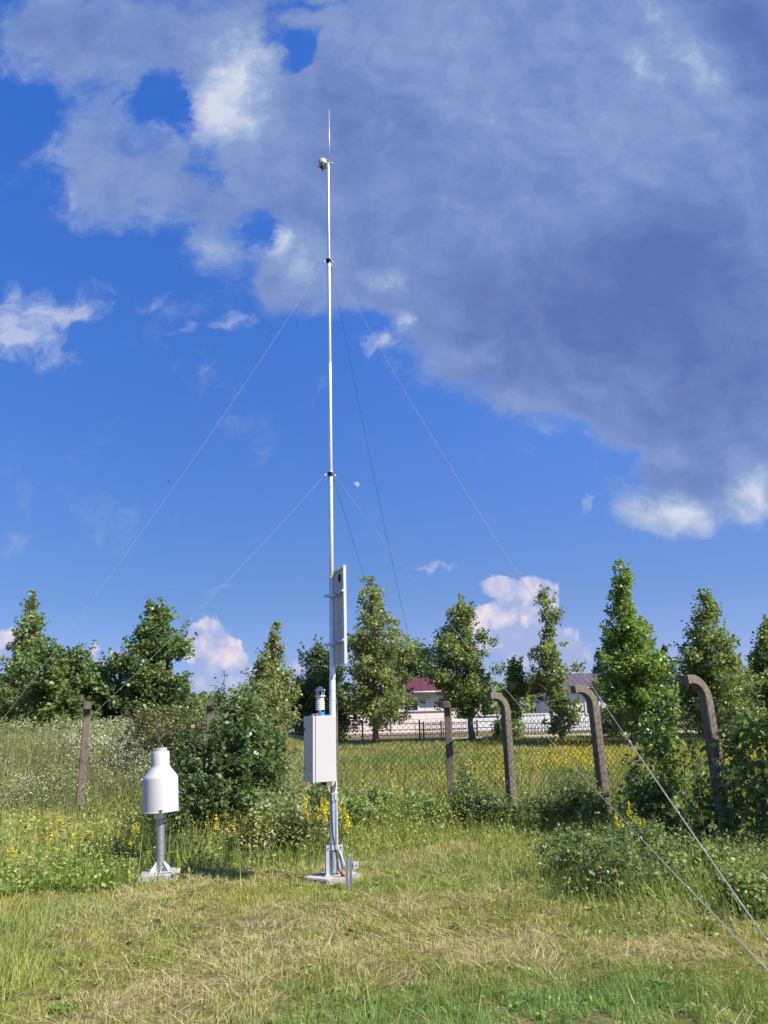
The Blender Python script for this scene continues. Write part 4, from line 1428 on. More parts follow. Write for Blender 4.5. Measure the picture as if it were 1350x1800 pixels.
def build_wind():
    z = lambda py: P(567, py, MY).z
    top = P(567, 281, MY)
    px = top.x
    root = thing('wind_sensor', (px, MY - .02, z(283)), 'white drum shaped wind sensor hanging at the mast top', 'wind sensor')
    h = z(281) - z(305)
    mb = MB(); mb.lathe([(.02, .0), (.048, 0), (.058, -.008), (.062, -.02), (.063, -.066), (.058, -.072), (.02, -.072)], n=32); mb.build('drum', M['white_plastic'], root, 35)
    mb = MB(); mb.lathe([(.02, -.075), (.060, -.076), (.066, -.088), (.054, -.098), (.02, -.098)], n=32); mb.build('disc', M['galv'], root, 35)
    for k in range(4):
        a = math.pi / 2 * k + .4
        mb = MB(); mb.tube([(math.cos(a) * .044, math.sin(a) * .044, -.098), (math.cos(a) * .036, math.sin(a) * .036, -.135)], .007, 8); mb.build('pillar', M['white_plastic'], root)
    mb = MB(); mb.lathe([(.012, -.132), (.040, -.134), (.036, -.148), (.018, -.170), (.012, -.20), (.004, -.205)], n=20); mb.build('lower_cone', M['dark'], root, 35)
    mb = MB(); mb.tube([(-.0, 0, -.160), (-.05, -.02, -.150), (-.085, -.03, -.142)], [.008, .006, .004], 8); mb.build('vane_arm', M['dark'], root)
    mb = MB(); mb.tube([(0, 0, -.165), (.05, .015, -.13), (MX - px - .012, .02, -.05)], [.014, .014, .012], 8); mb.build('bracket', M['dark'], root)
    mb = MB(); mb.box(((MX - px) / 2, .0, -.004), (MX - px + .01, .035, .012)); mb.build('top_arm', M['alu'], root)


build_wind()


# ------------------------------------------------------------------ solar panel
def build_panel():
    zt_, zb_ = P(603, 994, MY - .22).z, P(603, 1167, MY - .22).z
    W_, T_ = .54, .036
    H_ = zt_ - zb_
    ctr = Vector((MX, MY, 0)) + NDIR * .085 + EDIR * .035
    root = thing('solar_panel', (ctr.x, ctr.y, zb_), 'tall framed solar panel seen from behind beside the mast', 'solar panel', rz=math.atan2(EDIR.y, EDIR.x))
    fr_ = .03
    for sx in (-1, 1):
        mb = MB(); mb.box((sx * (W_ / 2 - .002), 0, H_ / 2), (.004, T_, H_)); mb.box((sx * (W_ / 2 - .0165), -T_ / 2 + .002, H_ / 2), (.025, .004, H_ - .008)); mb.build('frame_side', M['alu'], root)
    for zz, s in ((.002, 1), (H_ - .002, -1)):
        mb = MB(); mb.box((0, 0, zz), (W_ - .008, T_, .004)); mb.box((0, -T_ / 2 + .002, zz + s * .0145), (W_ - .06, .004, .025)); mb.build('frame_end', M['alu'], root)
    mb = MB(); mb.box((0, T_ / 2 - .009, H_ / 2), (W_ - .009, .006, H_ - .009)); mb.build('back_sheet', M['panel_back'], root)
    mb = MB(); mb.box((0, T_ / 2 - .003, H_ / 2), (W_ - .009, .004, H_ - .009)); mb.build('glass', M['cells'], root)
    mb = MB(); mb.lathe([(.001, -.018), (.04, -.016), (.05, -.004), (.05, 0)], n=24); jb = mb.build('junction_box', M['black'], root)
    jb.rotation_euler = (R(-90), 0, 0); jb.scale = (1, 1.2, 1); jb.location = (.045, T_ / 2 - .0125, H_ - .13)
    jb.rotation_euler = (R(-90), 0, 0)
    for f in (.735, .235):
        mb = MB()
        mb.box((0, -T_ / 2 - .0125, H_ * f), (W_ + .02, .025, .028)); r_ = mb.build('cross_rail', M['galv'], root)
        mb = MB(); mb.box((-.035, -T_ / 2 - .09, H_ * f - .03), (.012, .15, .03)); mb.box((.03, -T_ / 2 - .09, H_ * f - .03), (.012, .15, .03))
        mb.box((0, -T_ / 2 - .125, H_ * f - .03), (.11, .012, .034)); mb.tube([(-.035, -T_ / 2 - .165, H_ * f - .03), (.03, -T_ / 2 - .165, H_ * f - .03)], .008, 8)
        mb.build('mast_clamp', M['galv'], root)
    return root


build_panel()


# ------------------------------------------------------------------ cables
def cable(name, label, pts, r, mat, cat='cable'):
    # smooth the path
    pts = [Vector(p) for p in pts]
    for _ in range(2):
        q = [pts[0]]
        for a, b in zip(pts, pts[1:]):
            q += [a.lerp(b, .25), a.lerp(b, .75)]
        q.append(pts[-1]); pts = q
    o0 = pts[-1]
    mb = MB(); mb.tube([p - o0 for p in pts], r, 8)
    o = mb.build(name, mat); o.location = o0
    return tag(o, label, cat)


def mp(px, py, dy=-.05):
    return P(px, py, MY + dy)


cable('conduit', 'white conduit running down the mast from the solar panel', [mp(588.5, 1166, .0), mp(588.8, 1250, .0), mp(589.5, 1320, .03), mp(590.5, 1372, -.02), mp(591.5, 1385), mp(590.5, 1392), mp(591.8, 1400), mp(592.2, 1440), mp(593, 1470), mp(593, 1488), mp(598, 1500), mp(603, 1512), mp(608, 1530), mp(608, 1546)], .0085, M['white_plastic'])
cable('conduit', 'white conduit loop hanging below the control cabinet', [lp(.05, .05, CZB - .03), mp(577, 1384, -.1), mp(579, 1392, -.1), mp(584, 1397, -.1), mp(589, 1394, -.09), mp(591, 1386, -.07), mp(591.5, 1376, -.06)], .0085, M['white_plastic'])
cable('cable', 'thin black cable sagging from the mast to the slab', [mp(589.5, 1374, -.09), mp(588, 1382, -.11), mp(582, 1384, -.11), mp(582, 1410, -.09), mp(583, 1440, -.09), mp(584.5, 1462, -.09), mp(588, 1484, -.10), mp(591, 1505, -.11), mp(594, 1522, -.12), mp(598, 1534, -.12), mp(602, 1541, -.12), mp(606, 1540, -.10)], .0085, M['black'])
cable('connector', 'red power connector on the black cable at the mast foot', [mp(600.5, 1531, -.12), mp(603, 1536, -.12), mp(607, 1539, -.11)], .019, M['red'], 'connector')


# ------------------------------------------------------------------ guy ropes
def guys():
    top, low = Vector((MX, MY, mz0 + mz(458) - .005)), Vector((MX, MY, mz0 + mz(832) - .005))
    AR = G(1420, 1806); AL = G(-309, 1697); AB = G(790, 1446); 
    defs = [('upper guy rope running down to the near right corner', top, AR, .0023), ('lower guy rope running down to the near right corner', low, AR, .0023),
            ('upper guy rope running down past the left edge', top, AL, .0013), ('lower guy rope running down past the left edge', low, AL, .0013),
            ('upper guy rope running back to the fence bushes', top, AB, .0026), ('lower guy rope running back to the fence bushes', low, AB, .0026)]
    for lab, a, b, r in defs:
        d = b - a
        h = Vector((d.x, d.y, 0)).normalized()
        a = a + h * .055
        b = Vector((b.x, b.y, tz(b.x, b.y) + .05)) + Vector((0, 0, .05 if a.z < 7 else .14))
        root = thing('guy_rope', b, lab, 'guy rope', 'guy ropes of the mast')
        L = (b - a).length; t = (b - a) / L
        a1 = a + t * .12
        pts = []
        for k in range(17):
            s_ = k / 16
            pts.append(a1.lerp(b, s_) - Vector((0, 0, .24 * 4 * s_ * (1 - s_) * (L / 9))) - b)
        mb = MB(); mb.tube(pts, r, 6); mb.build('rope', M['wire'] if b.y < 9 else M['dark'], root)
        # shackle and thimble at the collar
        mb = MB(); u = Vector((-t.y, t.x, 0)).normalized()
        mb.tube([a - b, a + t * .05 + u * .012 - b, a1 - b], .005, 6); mb.tube([a - b, a + t * .05 - u * .012 - b, a1 - b], .005, 6)
        mb.build('shackle', M['galv'], root)
        # doubled end with clips near the anchor
        sd = u * .009
        if b.y < 9:
            mb = MB(); mb.tube([p + sd for p in pts[-4:]], r, 6); mb.build('rope_tail', M['wire'], root)
            for p in (pts[-4], pts[-3], pts[-2].lerp(pts[-1], .5)):
                mb = MB(); mb.box(p + sd * .5, (.022, .014, .014), M=t.to_track_quat('X', 'Z').to_matrix(), bevel=.003); mb.build('clip', M['wire'], root)


guys()


def bird():
    p = P(296, 847, 60)
    root = thing('bird', p, 'tiny dark bird in the sky beside the left guy rope', 'bird')
    mb = MB()
    mb.tube([(-.11, 0, 0), (-.05, 0, .01), (.02, 0, .012), (.07, 0, .006), (.10, 0, .004)], [.004, .03, .035, .018, .004], 8)
    mb.build('body', M['black'], root)
    for s in (-1, 1):
        mb = MB()
        A = [Vector((.04, s * .02, .015)), Vector((-.03, s * .02, .015)), Vector((-.05, s * .17, .06)), Vector((.0, s * .15, .06))]
        lo = [mb.bm.verts.new(q) for q in A]; hi = [mb.bm.verts.new(q + Vector((0, 0, .006))) for q in A]
        for k in range(4): mb.bm.faces.new((lo[k], lo[(k + 1) % 4], hi[(k + 1) % 4], hi[k]))
        mb.bm.faces.new(lo[::-1]); mb.bm.faces.new(hi)
        mb.build('wing', M['black'], root)
    root.rotation_euler = (0, 0, R(200))


bird()


# ------------------------------------------------------------------ grass
def blades(rng, X, Y, length, width, tint, lean=0.5, tip=0.6, z_off=0.0, wind=(0.0, 0.0), flat=0.0, swirl=None):
    n = len(X)
    Z = terrain(X, Y) + z_off
    az = rng.uniform(0, 2 * math.pi, n)
    if swirl is not None:
        az = fbm(X, Y, swirl, 91, 2) * 14 + rng.normal(0, .9, n)
    ld_ = np.abs(rng.normal(0, lean, n)) + flat
    dx, dy = np.cos(az) * ld_ + wind[0], np.sin(az) * ld_ + wind[1]
    nrm = np.sqrt(dx * dx + dy * dy + 1)
    dirv = np.stack([dx / nrm, dy / nrm, 1 / nrm], 1)
    dro = np.stack([dx, dy, -np.hypot(dx, dy) * 0.9], 1) * tip
    base = np.stack([X, Y, Z], 1)
    fa = rng.uniform(0, math.pi, n)
    side = np.stack([np.cos(fa), np.sin(fa), np.zeros(n)], 1) * (width / 2)[:, None]
    Lc = length[:, None]
    mid = base + dirv * Lc * 0.5 + dro * Lc * 0.06
    top = base + dirv * Lc + dro * Lc * 0.3
    V = np.stack([base - side, base + side, mid + side * .85, mid - side * .85, top], 1).reshape(-1, 3)
    i = np.arange(n)[:, None] * 5
    F = np.concatenate([i + np.array([[0, 1, 2]]), i + np.array([[0, 2, 3]]), i + np.array([[3, 2, 4]])])
    return V, F, np.repeat(tint, 5, 0)


def leafbits(rng, X, Y, h, size, tint, wid=.34, up=.6):
    C = np.stack([X, Y, terrain(X, Y) + h], 1)
    V, F, T = leaf_arrays(rng, C, size, tint, wid, up=up)
    return V, np.concatenate([F[:, [0, 1, 2]], F[:, [0, 2, 3]]]), T


def wedge(rng, n, y0, y1, extra=2.2, xmin=None, xmax=None, k=0.55):
    # uniform points inside the part of the ground the view takes in, plus a margin
    Y = np.sqrt(rng.uniform(y0 * y0, y1 * y1, n))
    hw = Y * k + extra
    X = rng.uniform(-1, 1, n) * hw
    if xmin is not None:
        m = (X > xmin) & (X < xmax); X, Y = X[m], Y[m]
    return X, Y


def gauss(X, Y, cx, cy, sx, sy):
    return np.exp(-((X - cx) / sx) ** 2 - ((Y - cy) / sy) ** 2)


def edge_y(X):                               # where the mown clearing ends
    return np.interp(X, [-9, -5.2, -3.6, -2.75, -2.2, -1.2, -.3, .4, 1.2, 2.2, 3.0, 9], [9.2, 9.6, 9.9, 10.2, 10.8, 11.2, 11.6, 12.5, 13.2, 12.8, 11.2, 10.0]) + (fbm(X, X * 0 + 2, 2.0, 8) - .5) * .8


G_GREEN = np.array([0.25, 0.295, 0.058]); G_OLIVE = np.array([0.37, 0.345, 0.09]); G_STRAW = np.array([0.49, 0.41, 0.215]); G_BLUEG = np.array([0.185, 0.285, 0.075]); G_LIME = np.array([0.30, 0.33, 0.06])


def dryness(X, Y):
    d = 0.28 + 0.95 * (fbm(X, Y, 0.75, 21, 4) - 0.5) + 0.7 * (fbm(X, Y, 3.5, 5, 3) - .5)
    d = d + .30 * gauss(X, Y, .1, 7.0, 1.3, .5) + .35 * gauss(X, Y, -1.75, 6.1, .6, .6) + .45 * gauss(X, Y, -1.1, 8.05, .65, .4) + .22 * gauss(X, Y, 2.0, 6.9, .8, .4) + .5 * (fbm(X, Y, 1.6, 19, 3) - .5)
    d = d + .30 * gauss(X, Y, 1.2, 12.6, 1.4, .7) + .2 * gauss(X, Y, -.2, 8.4, 1.0, .6)
    d = d - .45 * gauss(X, Y, .0, 5.4, 1.3, .55) - .35 * gauss(X, Y, 1.6, 5.7, 1.1, .6) - .35 * gauss(X, Y, -2.9, 6.0, .5, 1.2) - .2 * gauss(X, Y, 1.3, 10, 1.2, 1.2)
    return np.clip(d, 0, 1)


def mix3(a, b, t):
    return a * (1 - t[:, None]) + b * t[:, None]


def mown_grass():
    rng = np.random.default_rng(5)
    Vs, Fs, Ts, off = [], [], [], 0

    def add(v, f, t):
        nonlocal off
        Vs.append(v); Fs.append(f + off); Ts.append(t); off += len(v)
    for (y0, y1, n, lo, hi, w_) in ((4.0, 7.2, 235000, .03, .095, .0042), (7.2, 10.2, 170000, .03, .10, .0055), (10.2, 14.5, 98000, .04, .14, .0075)):
        X, Y = wedge(rng, n, y0, y1)
        keep = Y < edge_y(X) + .25
        bare = gauss(X, Y, -1.15, 8.1, .55, .32) + .8 * gauss(X, Y, -3.05, 9.35, .4, .14) + .6 * gauss(X, Y, .75, 8.9, .5, .25) + .9 * gauss(X, Y, 2.2, 5.9, .14, .1) + .5 * gauss(X, Y, 1.95, 7.6, .35, .2)
        clump = fbm(X, Y, 6.5, 31, 3)
        keep &= rng.random(len(X)) > bare * .8 + np.clip(.47 - clump, 0, 1) * 4.5
        keep &= (np.hypot(X - GX, Y - GY) > .25) & (np.hypot(X - MX, Y - MY + .02) > .26)
        X, Y = X[keep], Y[keep]
        d = dryness(X, Y)
        r = rng.random(len(X))
        lush = 1.1 * gauss(X, Y, .2, 5.3, 1.5, .75) + .7 * gauss(X, Y, 1.7, 5.7, 1.1, .8) + .7 * gauss(X, Y, -3.3, 8.6, .8, .7) + .6 * gauss(X, Y, 1.0, 10.5, 1.3, 1.5)
        L = rng.uniform(lo, hi, len(X)) * 0.78 * (0.65 + .8 * fbm(X, Y, 2.2, 12, 3)) * (1 + .55 * np.clip(lush, 0, 1)) * (1 - .25 * d)
        g = mix3(np.tile(G_GREEN, (len(X), 1)), np.tile(G_OLIVE, (len(X), 1)), np.clip(fbm(X, Y, 1.4, 44, 3) * 1.6 - .3 + rng.normal(0, .2, len(X)), 0, 1))
        g = mix3(g, np.tile(G_BLUEG, (len(X), 1)), np.clip(lush * .85, 0, 1))
        st = np.clip((d + rng.normal(0, .22, len(X)) - .42) / .25, 0, 1)
        c = mix3(g, np.tile(G_STRAW, (len(X), 1)), st) * (1 + rng.normal(0, .22, (len(X), 1))).clip(.5, 1.6)
        add(*blades(rng, X, Y, L, w_ * rng.uniform(.6, 1.4, len(X)), c, 1.05, .9, swirl=3.0))
    # cut hay lying on the ground
    n = 78000
    X, Y = wedge(rng, n, 4.3, 12.5)
    keep = (rng.random(n) < .06 + dryness(X, Y) * .9) & (Y < edge_y(X)) & (np.hypot(X - GX, Y - GY) > .3) & (np.hypot(X - MX, Y - MY) > .36)
    X, Y = X[keep], Y[keep]; n = len(X)
    c = np.tile(G_STRAW * 1.1, (n, 1)) * (1 + rng.normal(0, .22, (n, 1))).clip(.5, 1.5)
    gsel = rng.random(n) < .25
    c[gsel] = c[gsel] * .5 + G_OLIVE * .5
    add(*blades(rng, X, Y, rng.uniform(.07, .26, n), rng.uniform(.0025, .0055, n), c, 1.8, .15, .03, flat=1.6, swirl=1.5))
    # small broad leaves of clover and plantain between the blades
    n = 42000
    X, Y = wedge(rng, n, 4.3, 13.0)
    keep = (Y < edge_y(X) + .3) & (rng.random(n) < (1.05 - dryness(X, Y) * 1.5) * (fbm(X, Y, 1.8, 15, 3) * 2.4 - .7)) & (np.hypot(X - GX, Y - GY) > .32) & (np.hypot(X - MX, Y - MY) > .36)
    X, Y = X[keep], Y[keep]; n = len(X)
    add(*leafbits(rng, X, Y, rng.uniform(.015, .06, n), rng.uniform(.014, .036, n), tints(rng, n, [G_GREEN, G_BLUEG, G_LIME], .2), up=1.5))
    # broad flat rosettes here and there
    n = 420
    X0, Y0 = wedge(rng, n, 4.6, 12.0)
    k0 = (Y0 < edge_y(X0)) & (dryness(X0, Y0) < .55) & (np.hypot(X0 - GX, Y0 - GY) > .4) & (np.hypot(X0 - MX, Y0 - MY) > .45)
    X0, Y0 = X0[k0], Y0[k0]; q = 8
    an = rng.uniform(0, 2 * math.pi, len(X0) * q)
    rr = rng.uniform(.015, .055, len(X0) * q)
    X, Y = np.repeat(X0, q) + np.cos(an) * rr, np.repeat(Y0, q) + np.sin(an) * rr
    add(*leafbits(rng, X, Y, rng.uniform(.02, .05, len(X)), rng.uniform(.035, .075, len(X)), tints(rng, len(X), [(.13, .22, .045), (.20, .27, .06)], .15), .3, 2.0))
    # lone stalks that the mower missed
    n = 2600
    X, Y = wedge(rng, n, 4.3, 13.0)
    keep = (Y < edge_y(X)) & (rng.random(n) < fbm(X, Y, 1.1, 77, 3) * 1.2 - .15) & (np.hypot(X - GX, Y - GY) > .35) & (np.hypot(X - MX, Y - MY) > .36)
    X, Y = X[keep], Y[keep]; n = len(X)
    c = mix3(np.tile(G_LIME, (n, 1)), np.tile(G_STRAW, (n, 1)), rng.random(n)) * (1 + rng.normal(0, .15, (n, 1)))
    add(*blades(rng, X, Y, rng.uniform(.12, .32, n), rng.uniform(.004, .007, n), c, .45, .7))
    o = np_mesh('mown_grass', np.concatenate(Vs), np.concatenate(Fs), M['grass'], np.concatenate(Ts))
    tag(o, 'patchy mown grass and cut hay covering the clearing', 'grass', kind='stuff')


mown_grass()


def tall_grass():
    rng = np.random.default_rng(6)
    Vs, Fs, Ts, off = [], [], [], 0

    def add(v, f, t):
        nonlocal off
        Vs.append(v); Fs.append(f + off); Ts.append(t); off += len(v)

    def colours(X, Y, warm):
        n = len(X)
        t = np.clip(fbm(X, Y, .8, 55, 3) * 1.5 - .25 + rng.normal(0, .25, n), 0, 1)
        c = mix3(np.tile(np.array([.165, .25, .045]), (n, 1)), np.tile(G_LIME, (n, 1)), t)
        s = np.clip(warm + rng.normal(0, .25, n), 0, 1)
        return mix3(c, np.tile(G_STRAW, (n, 1)), s * .85) * (1 + rng.normal(0, .2, (n, 1))).clip(.5, 1.6)
    # verge along the back of the clearing
    X, Y = wedge(rng, 112000, 9.0, 17.5, 2.2)
    lim = np.where(X > 1.6, 16.4 - (X - 1.6) * 1.55, 17.5)
    keep = (Y > edge_y(X)) & (Y < lim) & (rng.random(len(X)) < .35 + fbm(X, Y, 2.0, 61, 3)) & (np.hypot(X - GX, Y - GY) > .38)
    X, Y = X[keep], Y[keep]
    dd = np.clip((Y - edge_y(X)) / 1.3, 0, 1)
    left = sstep(-X, 1.6, 3.2)
    L = (.12 + .30 * dd + .10 * left * dd) * rng.uniform(.55, 1.35, len(X)) * (.7 + .6 * fbm(X, Y, 1.5, 70, 3))
    add(*blades(rng, X, Y, L, rng.uniform(.005, .011, len(X)), colours(X, Y, .12 + .15 * left * dd), .5, 1.0, swirl=1.2))
    # dense green growth left of the rain gauge
    n = 15000
    X5, Y5 = rng.uniform(-4.9, GX - .3, n), rng.uniform(9.3, 11.4, n)
    k5 = (Y5 > edge_y(X5) - .05) & (rng.random(n) < .4 + .8 * fbm(X5, Y5, 3.0, 83, 3))
    X5, Y5 = X5[k5], Y5[k5]; n = len(X5)
    L5 = rng.uniform(.10, .36, n) * (.6 + .8 * fbm(X5, Y5, 2.0, 84, 3)) * (.55 + .45 * sstep(Y5, 9.6, 10.6))
    add(*blades(rng, X5, Y5, L5, rng.uniform(.007, .013, n), colours(X5, Y5, .02), .6, 1.1, swirl=1.5))
    k6 = rng.random(n) < .5
    add(*leafbits(rng, X5[k6] + .03, Y5[k6], L5[k6] * rng.uniform(.3, 1.0, k6.sum()), rng.uniform(.03, .07, k6.sum()), tints(rng, k6.sum(), GREENS['bright'] + [(.24, .32, .07)], .2), .26))
    # weed leaves among the stems
    sel = rng.random(len(X)) < .85
    X2, Y2, L2 = X[sel] + rng.normal(0, .05, sel.sum()), Y[sel] + rng.normal(0, .05, sel.sum()), L[sel]
    wl = fbm(X2, Y2, 1.3, 35, 3)
    k2 = rng.random(len(X2)) < np.clip(wl * 2.4 - .6, .08, 1)
    X2, Y2, L2 = X2[k2], Y2[k2], L2[k2]
    add(*leafbits(rng, X2, Y2, L2 * rng.uniform(.2, 1.1, len(X2)), rng.uniform(.03, .09, len(X2)), tints(rng, len(X2), GREENS['olive'] + GREENS['bright'] + [(.33, .36, .12)], .22), .22))
    # tiny yellow and buff seed heads scattered through the verge
    n = 9000
    X3, Y3 = wedge(rng, n, 9.2, 15.5, .8)
    k3 = (Y3 > edge_y(X3) + .2) & (X3 < 1.2) & (rng.random(n) < np.clip(fbm(X3, Y3, 1.0, 37, 3) * 3 - 1.1, 0, 1) * (.3 + .7 * (X3 < -1.5)))
    X3, Y3 = X3[k3], Y3[k3]
    q = 4
    X3, Y3 = np.repeat(X3, q) + rng.normal(0, .03, len(X3) * q), np.repeat(Y3, q) + rng.normal(0, .03, len(Y3) * q)
    add(*leafbits(rng, X3, Y3, rng.uniform(.22, .62, len(X3)), rng.uniform(.014, .034, len(X3)), tints(rng, len(X3), [(.60, .50, .05), (.52, .46, .10), (.5, .45, .2)], .2), .4, 1.0))
    # right rough strip, around the brambles
    X, Y = wedge(rng, 90000, 6.8, 13.5, 2.6, 1.2, 11)
    mask = np.clip(gauss(X, Y, 2.7, 9.2, 1.3, 1.7) + gauss(X, Y, 4.2, 8.8, 1.4, 1.8) + .5 * gauss(X, Y, 1.8, 12.5, .7, 1.2), 0, 1)
    keep = rng.random(len(X)) < mask * (.4 + .8 * fbm(X, Y, 2.4, 62, 3))
    X, Y, mk = X[keep], Y[keep], mask[keep]
    add(*blades(rng, X, Y, rng.uniform(.12, .52, len(X)) * (.35 + .8 * mk), rng.uniform(.004, .009, len(X)), colours(X, Y, .15), .5, 1.0, swirl=1.5))
    k7 = rng.random(len(X)) < .55
    add(*leafbits(rng, X[k7] + .03, Y[k7], rng.uniform(.05, .42, k7.sum()) * (.35 + .8 * mk[k7]), rng.uniform(.022, .06, k7.sum()), tints(rng, k7.sum(), GREENS['olive'] + GREENS['mid'] + GREENS['bright'], .25), .26))
    # near left tuft
    n = 5200
    X = rng.normal(-2.92, .17, n); Y = rng.uniform(4.4, 8.6, n)
    keep = rng.random(n) < .35 + .9 * gauss(X, Y, -2.9, 5.9, .6, .9)
    X, Y = X[keep] - (Y[keep] - 6) * .3, Y[keep]
    add(*blades(rng, X, Y, rng.uniform(.08, .34, len(X)), rng.uniform(.004, .008, len(X)), colours(X, Y, .2) * 1.0, .9, 1.2, wind=(.15, -.05), swirl=2.0))
    # tall stalks with seed heads standing over it all
    n = 900
    X, Y = wedge(rng, n, 9, 17, .8)
    keep = (rng.random(n) < .45) & (Y > edge_y(X) - .1) & ((X < -1.5) | (X > 3)) & (Y < np.where(X > 2, 13.5 - (X - 2), 17))
    X, Y = X[keep], Y[keep]; n = len(X)
    add(*blades(rng, X, Y, rng.uniform(.5, 1.0, n), rng.uniform(.005, .008, n), np.tile(G_STRAW * .95, (n, 1)) * (1 + rng.normal(0, .15, (n, 1))), .22, .6))
    o = np_mesh('tall_grass', np.concatenate(Vs), np.concatenate(Fs), M['grass'], np.concatenate(Ts))
    tag(o, 'tall uncut grass along the fence and clearing edge', 'tall grass', kind='stuff')


tall_grass()


def mound_weeds():
    rng = np.random.default_rng(7)
    n = 60000
    Y = rng.uniform(15.0, 24, n); X = rng.uniform(-14, -1.8, n)
    keep = (X > -Y * .62 - .5) & (rng.random(n) < .25 + .9 * fbm(X, Y, 1.0, 65, 3))
    X, Y = X[keep], Y[keep]; n = len(X)
    t = np.clip(fbm(X, Y, .6, 56, 3) * 1.6 - .3 + rng.normal(0, .25, n), 0, 1)
    c = mix3(np.tile(np.array([.21, .25, .085]), (n, 1)), np.tile(np.array([.36, .31, .15]), (n, 1)), t) * (1 + rng.normal(0, .2, (n, 1))).clip(.5, 1.6)
    L = rng.uniform(.45, 1.05, n) * (.7 + .6 * fbm(X, Y, .9, 71, 3))
    v, f, tt = blades(rng, X, Y, L, rng.uniform(.008, .017, n), c, .5, 1.0, swirl=.8)
    m = 90000
    X2, Y2 = rng.uniform(-14, -1.8, m), rng.uniform(15, 24, m)
    k2 = (X2 > -Y2 * .62 - .5) & (rng.random(m) < np.clip(fbm(X2, Y2, 1.0, 36, 3) * 2.5 - .5, .1, 1))
    X2, Y2 = X2[k2], Y2[k2]; m = len(X2)
    v2, f2, t2 = leafbits(rng, X2, Y2, rng.uniform(.15, 1.05, m) * (.7 + .6 * fbm(X2, Y2, .9, 71, 3)), rng.uniform(.03, .09, m), tints(rng, m, GREENS['olive'] + GREENS['mid'] + [(.30, .30, .13), (.33, .27, .14)], .22), .2)
    v, f, tt = np.concatenate([v, v2]), np.concatenate([f, f2 + len(v)]), np.concatenate([tt, t2])
    o = np_mesh('weeds', v, f, M['grass'], tt)
    tag(o, 'tall weeds on the bank behind the left fence', 'weeds', kind='stuff')
    # white flower heads over the weeds
    n = 30000
    Y = rng.uniform(15.2, 23, n); X = rng.uniform(-13, -2.6, n)
    dens = np.clip(gauss(X, Y, -7.0, 17.6, 2.4, 2.2) + .8 * gauss(X, Y, -4.4, 17.6, 1.2, 2.0), 0, 1) * np.clip(fbm(X, Y, 1.3, 66, 3) * 3.2 - 1.25, 0, 1)
    keep = rng.random(n) < dens * 1.0
    X, Y = X[keep], Y[keep]; n = len(X)
    k = 5
    C = np.stack([X, Y, terrain(X, Y) + rng.uniform(.55, 1.12, n)], 1)
    C = np.repeat(C, k, 0) + rng.normal(0, .045, (n * k, 3))
    T = np.tile(np.array([.62, .62, .50]), (n * k, 1)) * (1 + rng.normal(0, .15, (n * k, 1)))
    V, F, T = leaf_arrays(rng, C, rng.uniform(.014, .034, n * k), T, .45, up=1.2)
    tag(np_mesh('white_wildflowers', V, F, M['flower'], T), 'mass of tiny white wildflowers on the bank behind the left fence', 'wildflowers', kind='stuff')


mound_weeds()


def meadow():
    rng = np.random.default_rng(8)
    n = 130000
    Y = np.sqrt(rng.uniform(12.0 ** 2, 43.5 ** 2, n)); X = rng.uniform(-.35, .78, n) * Y
    keep = ((X > -1.5) | (Y > 24)) & ((Y > 16.2) | (X > 2.6)) & ~((X > 2.6) & (Y < 15.5 - (X - 2.7) * 1.6 + .3))
    keep &= rng.random(n) < .35 + .8 * fbm(X, Y, .5, 67, 3)
    X, Y = X[keep], Y[keep]; n = len(X)
    t = np.clip(fbm(X, Y, .35, 57, 3) * 1.7 - .35 + rng.normal(0, .22, n), 0, 1)
    c = mix3(np.tile(np.array([.18, .235, .055]), (n, 1)), np.tile(np.array([.33, .31, .10]), (n, 1)), t) * (1 + rng.normal(0, .2, (n, 1))).clip(.5, 1.6)
    near = 1 - sstep(Y, 22, 36)
    L = rng.uniform(.25, .65, n) * (.35 + .65 * near)
    v, f, tt = blades(rng, X, Y, L, rng.uniform(.009, .018, n) * (1 + Y / 40), c, .5, 1.0, swirl=.6)
    tag(np_mesh('meadow_grass', v, f, M['grass'], tt), 'long meadow grass beyond the back fence', 'meadow', kind='stuff')
    # drifts of yellow flowers
    n = 30000
    Y = np.sqrt(rng.uniform(16 ** 2, 34 ** 2, n)); X = rng.uniform(-.12, .62, n) * Y
    dens = np.clip(gauss(X, Y, 5.9, 24, 1.9, 2.6) + gauss(X, Y, 10.0, 23, 2.6, 2.6) + .22 * gauss(X, Y, 3.0, 21, 1.6, 2.5) + .08 * gauss(X, Y, 0, 19, 2, 3), 0, 1) * np.clip(fbm(X, Y, .9, 68, 3) * 3.6 - 1.3, 0, 1)
    keep = (rng.random(n) < dens * .9) & (X > -1)
    X, Y = X[keep], Y[keep]; n = len(X)
    k = 7
    C = np.stack([X, Y, terrain(X, Y) + rng.uniform(.4, .85, n)], 1)
    C = np.repeat(C, k, 0) + rng.normal(0, 1, (n * k, 3)) * np.array([.10, .10, .11])
    T = np.tile(np.array([.62, .46, .025]), (n * k, 1)) * (1 + rng.normal(0, .2, (n * k, 1)))
    V, F, T = leaf_arrays(rng, C, rng.uniform(.02, .05, n * k), T, .42, up=.8)
    tag(np_mesh('yellow_wildflowers', V, F, M['flower'], T), 'drifts of yellow wildflowers in the meadow behind the fence', 'wildflowers', kind='stuff')


meadow()


